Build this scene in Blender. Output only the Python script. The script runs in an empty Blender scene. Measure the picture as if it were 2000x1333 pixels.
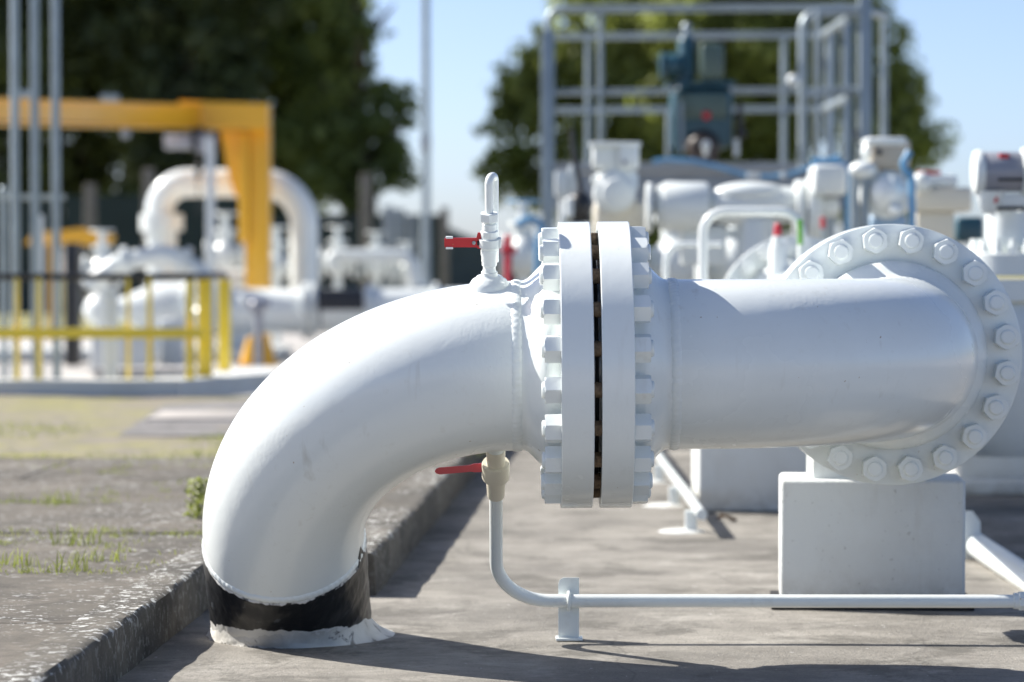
import bpy, bmesh, math, random
from mathutils import Vector, Matrix, noise
R = math.radians
rnd = random.Random(7)
sc = bpy.context.scene
col = sc.collection

# ------------------------------------------------------------------ camera
EYE = 0.984
F = 6120.0                      # focal length in pixels of a 2000 px wide frame
PITCH = math.atan(166.5 / F)
cam = bpy.data.cameras.new('camera')
cam.sensor_width = 36.0
cam.lens = F / 2000 * 36
cam.clip_start = 0.1
cam.clip_end = 3000
cam.dof.use_dof = True
cam.dof.focus_distance = 7.42
cam.dof.aperture_fstop = 2.9
co = bpy.data.objects.new('camera', cam)
col.objects.link(co)
co.location = (0, 0, EYE)
co.rotation_euler = (math.pi / 2 - PITCH, 0, 0)
sc.camera = co

# ------------------------------------------------------------------ sky, sun, exposure
SUNV = Vector((-1.09, 0.48, 1.0)).normalized()      # towards the sun
elev = math.asin(SUNV.z)
azim = math.atan2(SUNV.x, SUNV.y)
w = bpy.data.worlds.new('World')
sc.world = w
w.use_nodes = True
wn = w.node_tree
bg = wn.nodes['Background']
sky = wn.nodes.new('ShaderNodeTexSky')
sky.sky_type = 'NISHITA'
sky.sun_disc = False
sky.sun_elevation = elev
sky.sun_rotation = azim
sky.air_density = 0.5
sky.dust_density = 2.2
sky.ozone_density = 1.7
sky.altitude = 900
wn.links.new(sky.outputs[0], bg.inputs[0])
bg.inputs[1].default_value = 0.063
sl = bpy.data.lights.new('sun', 'SUN')
sl.energy = 2.8
sl.angle = R(0.53)
sl.color = (1.0, 0.955, 0.88)
so = bpy.data.objects.new('sun', sl)
col.objects.link(so)
so.rotation_euler = SUNV.to_track_quat('Z', 'Y').to_euler()
so.location = (-20, 5, 30)
sc.view_settings.view_transform = 'Standard'
sc.view_settings.look = 'None'
sc.view_settings.gamma = 1
sc.view_settings.use_curve_mapping = False
sc.view_settings.exposure = 1.75
sc.render.engine = 'CYCLES'
sc.cycles.max_bounces = 6
sc.cycles.transparent_max_bounces = 8


def pt(px, py, D):
    """world point seen at (px,py) of the photograph, at distance D along +Y"""
    u = (px - 1000) / F
    v = (666.5 - py) / F
    d = Vector((u, math.cos(PITCH) + v * math.sin(PITCH), -math.sin(PITCH) + v * math.cos(PITCH)))
    d *= D / d.y
    return Vector((d.x, D, EYE + d.z))


def m_per_px(D):
    return D / F


# ------------------------------------------------------------------ materials
MATS = {}


def newmat(name):
    m = bpy.data.materials.new(name)
    m.use_nodes = True
    MATS[name] = m
    return m, m.node_tree, m.node_tree.nodes['Principled BSDF']


def N(nt, t, **kw):
    n = nt.nodes.new(t)
    for k, v in kw.items():
        if k in ('op', 'blend'):
            if t == 'ShaderNodeMath': n.operation = v
            else: n.blend_type = v
        else:
            n.inputs[k].default_value = v
    return n


def noise_fac(nt, scale, detail=4, rough=.55, lo=.35, hi=.65, vec=None, dist=0.0):
    t = N(nt, 'ShaderNodeTexNoise', Scale=scale, Detail=detail, Roughness=rough, Distortion=dist)
    if vec: nt.links.new(vec, t.inputs['Vector'])
    r = nt.nodes.new('ShaderNodeMapRange')
    r.inputs['From Min'].default_value = lo
    r.inputs['From Max'].default_value = hi
    nt.links.new(t.outputs[0], r.inputs['Value'])
    return r.outputs[0], t.outputs[0]


def mix(nt, fac, a, b, blend='MIX'):
    n = nt.nodes.new('ShaderNodeMix')
    n.data_type = 'RGBA'
    n.blend_type = blend
    for sock, v in ((n.inputs[0], fac), (n.inputs[6], a), (n.inputs[7], b)):
        if hasattr(v, 'links'): nt.links.new(v, sock)
        elif isinstance(v, (int, float)): sock.default_value = v
        else: sock.default_value = (*v, 1)
    return n.outputs[2]


def mul(nt, a, k):
    n = N(nt, 'ShaderNodeMath', op='MULTIPLY')
    nt.links.new(a, n.inputs[0])
    if hasattr(k, 'links'): nt.links.new(k, n.inputs[1])
    else: n.inputs[1].default_value = k
    return n.outputs[0]


def bump(nt, b, h, strength, dist, prev=None):
    n = nt.nodes.new('ShaderNodeBump')
    n.inputs['Strength'].default_value = strength
    n.inputs['Distance'].default_value = dist
    nt.links.new(h, n.inputs['Height'])
    if prev is not None: nt.links.new(prev, n.inputs['Normal'])
    nt.links.new(n.outputs[0], b.inputs['Normal'])
    return n.outputs[0]


def coords(nt, scale=(1, 1, 1), geo=True):
    if geo:
        g = nt.nodes.new('ShaderNodeNewGeometry')
        o = g.outputs['Position']
    else:
        g = nt.nodes.new('ShaderNodeTexCoord')
        o = g.outputs['Object']
    mp = nt.nodes.new('ShaderNodeMapping')
    mp.inputs['Scale'].default_value = scale
    nt.links.new(o, mp.inputs[0])
    return mp.outputs[0]


def paint(name, c, rough=.3, dirt=.06, dirtc=(.35, .31, .22), peel=.12, coat=.3, vscale=1.0):
    m, nt, b = newmat(name)
    v = coords(nt)
    f1, _ = noise_fac(nt, 2.2 * vscale, 5, .6, .48, .8, v)
    f2, raw2 = noise_fac(nt, 40 * vscale, 5, .6, .6, .78, v)
    cc = mix(nt, mul(nt, f1, dirt), c, dirtc)
    cc = mix(nt, mul(nt, f2, dirt * .9), cc, dirtc)
    vd = coords(nt, (1, 1, .12))
    f3, _ = noise_fac(nt, 26, 3, .6, .62, .8, vd)
    f4, _ = noise_fac(nt, 1.7, 2, .5, .5, .62, v)
    cc = mix(nt, mul(nt, mul(nt, f3, f4), min(.6, dirt * 2.6)), cc, dirtc)
    f5, _ = noise_fac(nt, 55, 2, .5, .765, .79, v)
    cc = mix(nt, mul(nt, f5, .65), cc, (.30, .20, .09))
    nt.links.new(cc, b.inputs['Base Color'])
    rr = nt.nodes.new('ShaderNodeMapRange')
    rr.inputs['To Min'].default_value = rough * .8
    rr.inputs['To Max'].default_value = min(1, rough * 1.5)
    nt.links.new(f1, rr.inputs['Value'])
    nt.links.new(rr.outputs[0], b.inputs['Roughness'])
    b.inputs['Coat Weight'].default_value = coat
    b.inputs['Coat Roughness'].default_value = rough * .5
    if peel:
        # brush marks and runs in thick coats
        vb = coords(nt, (1, 1, .45))
        _, r1 = noise_fac(nt, 130, 3, .5, 0, 1, vb)
        _, r2 = noise_fac(nt, 22, 2, .5, 0, 1, v)
        pm, _ = noise_fac(nt, 3.5, 2, .5, .42, .6, v)
        p = bump(nt, b, mul(nt, r1, pm), peel * 2.6, .0016)
        bump(nt, b, r2, peel * 1.3, .004, p)
    return m


def plain(name, c, rough=.6, metal=0.0, var=.12, scale=6):
    m, nt, b = newmat(name)
    v = coords(nt)
    f, raw = noise_fac(nt, scale, 5, .6, .35, .7, v)
    d = tuple(x * (1 - var * 2.2) for x in c)
    nt.links.new(mix(nt, f, c, d), b.inputs['Base Color'])
    b.inputs['Roughness'].default_value = rough
    b.inputs['Metallic'].default_value = metal
    bump(nt, b, raw, .15, .01)
    return m


def concrete_pad(name):
    m, nt, b = newmat(name)
    v = coords(nt)
    vs = coords(nt, (1, 1.4, 1))
    big, _ = noise_fac(nt, 1.1, 6, .66, .38, .62, v, .2)
    mid, _ = noise_fac(nt, 5.5, 7, .72, .42, .62, vs, .15)
    fine, fraw = noise_fac(nt, 160, 4, .7, .3, .7, v)
    pit, praw = noise_fac(nt, 60, 3, .6, .60, .68, v)
    c = mix(nt, big, (.30, .28, .245), (.135, .126, .11))
    c = mix(nt, mul(nt, mid, .65), c, (.11, .10, .085))
    c = mix(nt, mul(nt, fine, .3), c, (.38, .36, .32))
    c = mix(nt, mul(nt, pit, .55), c, (.09, .085, .075))
    spot, _ = noise_fac(nt, 34, 3, .6, .70, .73, v)
    c = mix(nt, mul(nt, spot, .8), c, (.66, .66, .64))
    g2, g2raw = noise_fac(nt, 320, 2, .6, .58, .64, v)
    c = mix(nt, mul(nt, g2, .5), c, (.07, .065, .06))
    st, _ = noise_fac(nt, 2.6, 7, .7, .52, .60, v, .3)
    c = mix(nt, mul(nt, st, .6), c, (.075, .07, .058))
    pl_, _ = noise_fac(nt, 3.3, 6, .7, .56, .70, v, .3)
    c = mix(nt, mul(nt, pl_, .5), c, (.42, .40, .36))
    # fine wandering cracks
    nv = N(nt, 'ShaderNodeTexNoise', Scale=3.0, Detail=5.0)
    nt.links.new(v, nv.inputs['Vector'])
    va = nt.nodes.new('ShaderNodeMix'); va.data_type = 'RGBA'; va.inputs[0].default_value = .12
    nt.links.new(v, va.inputs[6]); nt.links.new(nv.outputs[1], va.inputs[7])
    vo = nt.nodes.new('ShaderNodeTexVoronoi'); vo.feature = 'DISTANCE_TO_EDGE'; vo.inputs['Scale'].default_value = 1.1
    nt.links.new(va.outputs[2], vo.inputs['Vector'])
    ck = nt.nodes.new('ShaderNodeMapRange'); ck.inputs['From Min'].default_value = .0045; ck.inputs['From Max'].default_value = .0015
    nt.links.new(vo.outputs['Distance'], ck.inputs['Value'])
    c = mix(nt, mul(nt, ck.outputs[0], .3), c, (.05, .045, .04))
    nt.links.new(c, b.inputs['Base Color'])
    b.inputs['Roughness'].default_value = .9
    p = bump(nt, b, fraw, .6, .005)
    bump(nt, b, praw, .35, .012, p)
    return m


def old_concrete(name, base, dark, lichen=.6, lx=(1, 1, 1), lo=.57):
    m, nt, b = newmat(name)
    v = coords(nt)
    vl = coords(nt, lx)
    big, _ = noise_fac(nt, 2.0, 6, .65, .38, .62, v, .5)
    mid, mraw = noise_fac(nt, 14, 6, .7, .4, .65, v)
    li, lraw = noise_fac(nt, 38, 5, .66, lo, lo + .05, vl, .3)
    patch, _ = noise_fac(nt, 1.3, 3, .5, .38, .55, v)
    fine, fraw = noise_fac(nt, 190, 3, .7, .3, .7, v)
    c = mix(nt, big, base, dark)
    c = mix(nt, mul(nt, mid, .5), c, tuple(x * .55 for x in dark))
    c = mix(nt, mul(nt, fine, .3), c, tuple(min(1, x * 1.7) for x in base))
    dk, _ = noise_fac(nt, 4.5, 6, .7, .52, .66, v, .4)
    c = mix(nt, mul(nt, dk, .6), c, tuple(x * .45 for x in dark))
    gm = nt.nodes.new('ShaderNodeNewGeometry'); sx = nt.nodes.new('ShaderNodeSeparateXYZ')
    nt.links.new(gm.outputs['Normal'], sx.inputs[0])
    up = nt.nodes.new('ShaderNodeMapRange'); up.inputs['From Min'].default_value = .1; up.inputs['From Max'].default_value = .7; up.inputs['To Min'].default_value = .25
    nt.links.new(sx.outputs[2], up.inputs['Value'])
    li = mul(nt, li, up.outputs[0])
    c = mix(nt, mul(nt, mul(nt, li, patch), lichen), c, (.62, .63, .60))
    nt.links.new(c, b.inputs['Base Color'])
    b.inputs['Roughness'].default_value = .92
    p = bump(nt, b, mraw, .5, .012)
    bump(nt, b, fraw, .5, .003, p)
    return m


def leafmat(name, c1, c2, trans=.35):
    m, nt, b = newmat(name)
    oi = nt.nodes.new('ShaderNodeNewGeometry')
    f, _ = noise_fac(nt, .9, 3, .5, .35, .65, coords(nt))
    c = mix(nt, f, c1, c2)
    c = mix(nt, mul(nt, oi.outputs['Random Per Island'], .5), c, tuple(x * .45 for x in c2))
    nt.links.new(c, b.inputs['Base Color'])
    b.inputs['Roughness'].default_value = .55
    tr = nt.nodes.new('ShaderNodeBsdfTranslucent')
    nt.links.new(mix(nt, .5, c, (.30, .36, .08)), tr.inputs[0])
    ms = nt.nodes.new('ShaderNodeMixShader')
    ms.inputs[0].default_value = trans
    out = nt.nodes['Material Output']
    nt.links.new(b.outputs[0], ms.inputs[1])
    nt.links.new(tr.outputs[0], ms.inputs[2])
    nt.links.new(ms.outputs[0], out.inputs[0])
    return m


WHITE = paint('white gloss paint', (.775, .815, .80), .26, .12)
WHITE_B = paint('weathered white paint', (.72, .76, .745), .4, .16, peel=0)
CREAM = paint('cream paint', (.70, .65, .53), .45, .15, peel=.1)
BLOCKW_ = paint('white masonry paint', (.70, .705, .69), .6, .3, (.42, .36, .27), .25, 0)
BLOCKW, nt, b = newmat('white masonry paint')
v = coords(nt)
f1, _ = noise_fac(nt, 3.2, 6, .62, .42, .72, v, .3)
vv = coords(nt, (1, 1, .16))
f2, _ = noise_fac(nt, 18, 4, .6, .55, .75, vv)
f3, r3 = noise_fac(nt, 75, 2, .5, .70, .73, v)
_, r4 = noise_fac(nt, 120, 4, .6, 0, 1, v)
sp_ = nt.nodes.new('ShaderNodeSeparateXYZ'); gp_ = nt.nodes.new('ShaderNodeNewGeometry'); nt.links.new(gp_.outputs['Position'], sp_.inputs[0])
low = nt.nodes.new('ShaderNodeMapRange'); low.inputs['From Min'].default_value = .11; low.inputs['From Max'].default_value = .0
nt.links.new(sp_.outputs[2], low.inputs['Value'])
lowf, _ = noise_fac(nt, 20, 4, .6, .35, .7, v)
c = mix(nt, mul(nt, f1, .30), (.68, .70, .685), (.46, .43, .37))
c = mix(nt, mul(nt, f2, .22), c, (.40, .36, .28))
c = mix(nt, mul(nt, mul(nt, low.outputs[0], lowf), .55), c, (.26, .23, .18))
c = mix(nt, mul(nt, f3, .3), c, (.16, .14, .11))
nt.links.new(c, b.inputs['Base Color'])
b.inputs['Roughness'].default_value = .62
p = bump(nt, b, r4, .35, .003)
bump(nt, b, r3, .25, .006, p)
TANP = paint('aged beige paint', (.48, .42, .33), .5, .3, peel=0)
GREYP = paint('grey coated metal', (.27, .28, .32), .4, .15, peel=0)
RED = paint('red plastic coating', (.52, .02, .03), .32, .1, (.3, .1, .1), .05)
YELLOW = paint('yellow rail paint', (.96, .71, .05), .4, .05, peel=0)
ORANGE = paint('amber crane paint', (.82, .42, .012), .4, .05, peel=0)
STEEL = plain('galvanised steel', (.34, .395, .42), .45, .55, .1, 4)
STEELD = plain('dull galvanised deck', (.34, .37, .40), .6, .2, .1, 3)
BLACK = plain('black rubber', (.02, .021, .024), .45)
NAVY = plain('black sheet', (.012, .016, .026), .5, 0, .05)
TEAL = plain('teal machine paint', (.030, .10, .135), .35, 0, .2, 5)
TEALG = plain('green grey enamel', (.10, .15, .125), .4, 0, .15, 5)
BLUE = plain('blue hose', (.13, .33, .55), .35, 0, .1)
GREEN = plain('green tape', (.16, .50, .04), .4, 0, .05)
RUST = plain('rusty stud thread', (.36, .25, .16), .6, .2, .3, 90)
DARKM = plain('dark gasket steel', (.015, .014, .014), .8, 0, .1)
CONCP = plain('concrete post', (.22, .20, .18), .9, 0, .15, 8)
BARK = plain('tree bark', (.09, .07, .05), .95, 0, .3, 5)
PAD = concrete_pad('worn concrete slab')
KERBM = old_concrete('lichened kerb concrete', (.13, .117, .095), (.05, .045, .037), .9, (1, 1, 1), .55)
PAVE = old_concrete('weathered paving', (.135, .118, .095), (.062, .056, .045), .6, (1, 1, 1), .575)
GROUNDM = old_concrete('pale yard concrete', (.46, .44, .415), (.34, .325, .305), .3)
SOIL = old_concrete('joint soil', (.07, .06, .04), (.04, .035, .025), .1)
LEAF_R = leafmat('oak leaf', (.42, .46, .14), (.27, .32, .085), .62)
LEAF_L = leafmat('dark leaf', (.11, .14, .06), (.05, .07, .035), .4)
LEAF_M = leafmat('mid green leaf', (.30, .36, .12), (.16, .21, .07), .6)
GRASSM = leafmat('grass blade', (.42, .42, .13), (.25, .29, .07), .45)
MESHG = plain('green windbreak mesh', (.022, .040, .042), .8, 0, .15, 1)
BLUEP = paint('pale blue paint', (.30, .42, .55), .5, .1, peel=0)
LEAFB = plain('dead leaf', (.16, .07, .02), .7)
STONE = plain('pale stone slab', (.42, .39, .36), .8, 0, .1)

# wrapping tape: black with paint smears near its borders
TAPE, nt, b = newmat('black wrapping tape')
tc = nt.nodes.new('ShaderNodeTexCoord')
sep = nt.nodes.new('ShaderNodeSeparateXYZ')
at = nt.nodes.new('ShaderNodeAttribute'); at.attribute_name = 'edge'
mpv = nt.nodes.new('ShaderNodeMapping')
mpv.inputs['Scale'].default_value = (1, 1, .5)
mpv.inputs['Rotation'].default_value = (.2, 1.1, .2)
nt.links.new(tc.outputs['Object'], mpv.inputs[0])
f, raw = noise_fac(nt, 20, 3, .55, 0, 1, mpv.outputs[0], .3)
ad = N(nt, 'ShaderNodeMath', op='ADD')
nt.links.new(at.outputs['Fac'], ad.inputs[0]); nt.links.new(raw, ad.inputs[1])
mr = nt.nodes.new('ShaderNodeMapRange')
mr.inputs['From Min'].default_value = 1.05; mr.inputs['From Max'].default_value = 1.12
nt.links.new(ad.outputs[0], mr.inputs['Value'])
scr, sraw = noise_fac(nt, 30, 4, .6, .63, .67, mpv.outputs[0], .2)
sm = mix(nt, mul(nt, scr, .5), (.010, .011, .013), (.09, .10, .11))
nt.links.new(mix(nt, mr.outputs[0], sm, (.62, .61, .58)), b.inputs['Base Color'])
b.inputs['Roughness'].default_value = .38
bump(nt, b, raw, .5, .006)

# painted mortar collar
COLLAR, nt, b = newmat('paint slopped mortar')
v = coords(nt)
f, raw = noise_fac(nt, 26, 5, .65, .60, .68, v, .3)
g, graw = noise_fac(nt, 7, 4, .6, .5, .7, v)
c = mix(nt, mul(nt, g, .6), (.62, .61, .57), (.33, .30, .255))
at2 = nt.nodes.new('ShaderNodeAttribute'); at2.attribute_name = 'edge'
ad = N(nt, 'ShaderNodeMath', op='ADD')
nt.links.new(at2.outputs['Fac'], ad.inputs[0]); nt.links.new(raw, ad.inputs[1])
mr = nt.nodes.new('ShaderNodeMapRange')
mr.inputs['From Min'].default_value = 1.05; mr.inputs['From Max'].default_value = 1.12
nt.links.new(ad.outputs[0], mr.inputs['Value'])
c = mix(nt, mul(nt, f, .8), c, (.10, .095, .09))
nt.links.new(mix(nt, mr.outputs[0], c, (.20, .19, .165)), b.inputs['Base Color'])
b.inputs['Roughness'].default_value = .6
bump(nt, b, graw, .6, .02)


# ------------------------------------------------------------------ mesh building
class MB:
    def __init__(s, M=None):
        s.v = []; s.f = []; s.attr = None
        s.M = M or Matrix()

    def add(s, vs, fs):
        o = len(s.v)
        s.v += [s.M @ Vector(p) for p in vs]
        s.f += [tuple(i + o for i in f) for f in fs]
        return s

    def box(s, c, size, rot=None, bev=0.0, seg=2):
        bm = bmesh.new()
        bmesh.ops.create_cube(bm, size=1)
        for q in bm.verts: q.co = Vector((q.co.x * size[0], q.co.y * size[1], q.co.z * size[2]))
        if bev: bmesh.ops.bevel(bm, geom=list(bm.edges), offset=bev, segments=seg, profile=.5, affect='EDGES')
        M = Matrix.Translation(c) @ (rot.to_4x4() if rot else Matrix())
        s.add([M @ q.co for q in bm.verts], [[q.index for q in f.verts] for f in bm.faces])
        bm.free()
        return s

    def b2(s, x0, x1, y0, y1, z0, z1, bev=0.0):
        return s.box(((x0 + x1) / 2, (y0 + y1) / 2, (z0 + z1) / 2), (abs(x1 - x0), abs(y1 - y0), abs(z1 - z0)), None, bev)

    def tube(s, pts, r, seg=16, cap=True, rf=None):
        pts = [Vector(p) for p in pts]
        n = len(pts)
        t0 = (pts[1] - pts[0]).normalized()
        a = Vector((0, 0, 1)) if abs(t0.z) < .9 else Vector((0, 1, 0))
        u = t0.cross(a).normalized()
        vs = []; fs = []
        for i, p in enumerate(pts):
            t = ((pts[i] - pts[i - 1]).normalized() if i else t0)
            if 0 < i < n - 1:
                t = (t + (pts[i + 1] - pts[i]).normalized()).normalized()
            u = (u - t * u.dot(t)).normalized()
            w_ = t.cross(u)
            rr = r[i] if isinstance(r, (list, tuple)) else r
            for k in range(seg):
                an = 2 * math.pi * k / seg
                q = rr * (rf(i, an) if rf else 1)
                vs.append(p + (u * math.cos(an) + w_ * math.sin(an)) * q)
        for i in range(n - 1):
            for k in range(seg):
                k2 = (k + 1) % seg
                fs.append((i * seg + k, i * seg + k2, (i + 1) * seg + k2, (i + 1) * seg + k))
        if cap:
            fs.append(tuple(range(seg))[::-1]); fs.append(tuple(range((n - 1) * seg, n * seg)))
        return s.add(vs, fs)

    def lathe(s, prof, M=None, seg=32, rf=None, close=True):
        """prof: list of (r, z) revolved round local z; M places it"""
        M = M or Matrix()
        vs = []; fs = []
        n = len(prof)
        for i, (r, z) in enumerate(prof):
            for k in range(seg):
                a = 2 * math.pi * k / seg
                q = r * (rf(i, a) if rf else 1)
                vs.append(M @ Vector((q * math.cos(a), q * math.sin(a), z)))
        for i in range(n - 1):
            for k in range(seg):
                k2 = (k + 1) % seg
                fs.append((i * seg + k, i * seg + k2, (i + 1) * seg + k2, (i + 1) * seg + k))
        if close:
            fs.append(tuple(range(seg))[::-1]); fs.append(tuple(range((n - 1) * seg, n * seg)))
        return s.add(vs, fs)

    def ball(s, c, r, seg=20, squash=(1, 1, 1)):
        pr = [(max(1e-4, math.sin(math.pi * i / 12)) * r, -math.cos(math.pi * i / 12) * r) for i in range(13)]
        M = Matrix.Translation(c) @ Matrix.Diagonal((*squash, 1))
        return s.lathe(pr, M, seg)

    def prism(s, poly, h0, h1, M=None):
        M = M or Matrix()
        n = len(poly)
        vs = [M @ Vector((x, y, h0)) for x, y in poly] + [M @ Vector((x, y, h1)) for x, y in poly]
        fs = [tuple(range(n))[::-1], tuple(range(n, 2 * n))] + [(k, (k + 1) % n, n + (k + 1) % n, n + k) for k in range(n)]
        return s.add(vs, fs)

    def mesh(s, name, off=Vector(), smooth=40):
        me = bpy.data.meshes.new(name)
        me.from_pydata([p - off for p in s.v], [], s.f)
        me.update()
        if smooth:
            me.polygons.foreach_set('use_smooth', [True] * len(me.polygons))
            me.set_sharp_from_angle(angle=R(smooth))
        if s.attr:
            a = me.attributes.new('edge', 'FLOAT', 'POINT')
            a.data.foreach_set('value', s.attr)
        return me


def fillet(pts, rad, n=8):
    pts = [Vector(p) for p in pts]
    out = [pts[0]]
    for i in range(1, len(pts) - 1):
        a = (pts[i - 1] - pts[i]); b_ = (pts[i + 1] - pts[i])
        ang = a.angle(b_)
        if ang > 3.13: out.append(pts[i]); continue
        d = min(rad / math.tan(ang / 2), a.length * .49, b_.length * .49)
        r2 = d * math.tan(ang / 2)
        a.normalize(); b_.normalize()
        c = pts[i] + (a + b_).normalized() * (r2 / math.sin(ang / 2))
        p0 = pts[i] + a * d - c; p1 = pts[i] + b_ * d - c
        tot = p0.angle(p1)
        for k in range(n + 1):
            t = k / n
            out.append(c + (p0 * math.sin((1 - t) * tot) + p1 * math.sin(t * tot)) / math.sin(tot))
    out.append(pts[-1])
    return out


def axisM(o, z, x=None):
    z = Vector(z).normalized()
    x = Vector(x) if x else (Vector((0, 0, 1)) if abs(z.z) < .9 else Vector((0, 1, 0)))
    x = (x - z * x.dot(z)).normalized()
    y = z.cross(x)
    M = Matrix((x, y, z)).transposed().to_4x4()
    return Matrix.Translation(o) @ M


WL = {}


def link(name, me):
    o = bpy.data.objects.new(name, me)
    col.objects.link(o)
    return o


def thing(name, label, cat, loc, group=None, kind=None):
    o = link(name, None)
    o.location = loc
    o['label'] = label
    o['category'] = cat
    if group: o['group'] = group
    if kind: o['kind'] = kind
    o.empty_display_size = .1
    WL[o] = Vector(loc)
    return o


def part(name, mb, mat, parent, smooth=40, label=None, kind=None):
    me = mb.mesh(name, WL[parent], smooth)
    me.materials.append(mat)
    o = link(name, me)
    o.parent = parent
    WL[o] = WL[parent]
    if label: o['label'] = label
    if kind: o['kind'] = kind
    return o


def solo(name, mb, mat, label=None, cat=None, group=None, kind=None, smooth=40):
    xs = [p.x for p in mb.v]; ys = [p.y for p in mb.v]; zs = [p.z for p in mb.v]
    off = Vector(((min(xs) + max(xs)) / 2, (min(ys) + max(ys)) / 2, min(zs)))
    me = mb.mesh(name, off, smooth)
    me.materials.append(mat)
    o = link(name, me)
    o.location = off
    WL[o] = off
    if label: o['label'] = label
    if cat: o['category'] = cat
    if group: o['group'] = group
    if kind: o['kind'] = kind
    return o


def inst(name, me, parent, M):
    """a part that shares its mesh; M is its world placement"""
    o = link(name, me)
    o.parent = parent
    o.matrix_basis = Matrix.Translation(-WL[parent]) @ M
    WL[o] = None
    return o


def dup(root, delta, label=None):
    c = root.copy(); col.objects.link(c)
    c.location = root.location + Vector(delta)
    if label: c['label'] = label
    for ch in root.children:
        d = ch.copy(); col.objects.link(d); d.parent = c
        for g in ch.children:
            e = g.copy(); col.objects.link(e); e.parent = d
    return c


# ------------------------------------------------------------------ setting
YD = 0.045                       # the yard runs slightly to the right
def xin_near(D): return -0.912 + YD * (D - 7.5)
def xin_far(D): return -0.405 + YD * (D - 9.04)
ZK, ZP = .124, .119

g = MB()
g.add([(-900, -40, -.02), (900, -40, -.02), (900, 2400, -.02), (-900, 2400, -.02)], [(0, 1, 2, 3)])
solo('ground', g, GROUNDM, kind='structure')
g = MB()
def gridsheet(mb, x0, x1, y0, y1, z, nx, ny, amp=0, f=1.0):
    vs = []; fs = []
    for j in range(ny + 1):
        for i in range(nx + 1):
            x = x0 + (x1 - x0) * i / nx; y = y0 + (y1 - y0) * j / ny
            vs.append((x, y, z + amp * noise.noise(Vector((x * f, y * f, 3)))))
    for j in range(ny):
        for i in range(nx):
            a = j * (nx + 1) + i
            fs.append((a, a + 1, a + nx + 2, a + nx + 1))
    mb.add(vs, fs)
gridsheet(g, -1.6, 9, 5.2, 21, 0, 60, 100, .0035, 1.6)
solo('concrete_pad', g, PAD, kind='structure')
# far grass and lawn
g = MB(); gridsheet(g, -60, 60, 41, 160, .0, 20, 20, .05, .2)
FG, nt, b = newmat('dry grass field')
f1, _ = noise_fac(nt, 1.2, 5, .6, .35, .65, coords(nt))
nt.links.new(mix(nt, f1, (.34, .30, .13), (.13, .15, .05)), b.inputs['Base Color'])
b.inputs['Roughness'].default_value = 1
solo('field', g, FG, kind='structure')

# kerb: one cast run with a step behind the pipe
def kerb_run(x_in, D0, D1, wdt, n, name):
    mb = MB()
    prof = [(0, -.02), (.010, .0), (.006, ZK - .018), (.004, ZK - .008), (-.006, ZK), (-.03, ZK + .001), (-wdt, ZK - .002), (-wdt, -.02)]
    vs = []; fs = []
    for j in range(n + 1):
        D = D0 + (D1 - D0) * j / n
        for (dx, z) in prof:
            w2 = .0045 * noise.noise(Vector((D * 9, dx * 40, z * 30))) + .004 * noise.noise(Vector((D * 2.3, dx * 5, z * 9)))
            vs.append((x_in(D) + dx + w2, D, z + (w2 * .7 if z > .05 else 0)))
    m_ = len(prof)
    for j in range(n):
        for k in range(m_ - 1):
            fs.append((j * m_ + k, j * m_ + k + 1, (j + 1) * m_ + k + 1, (j + 1) * m_ + k))
    fs.append(tuple(range(m_))); fs.append(tuple(range(n * m_, (n + 1) * m_))[::-1])
    mb.add(vs, fs)
    return solo(name, mb, KERBM, kind='structure')
kerb_run(xin_near, 3.2, 9.05, .115, 260, 'kerb')
kerb_run(xin_far, 9.04, 19.3, .13, 220, 'kerb')
mb = MB().b2(xin_near(9) - .115, xin_far(9.04) - .0005, 9.053, 9.16, -.02, ZK - .0015, .006)
solo('kerb', mb, KERBM, kind='structure')
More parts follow.
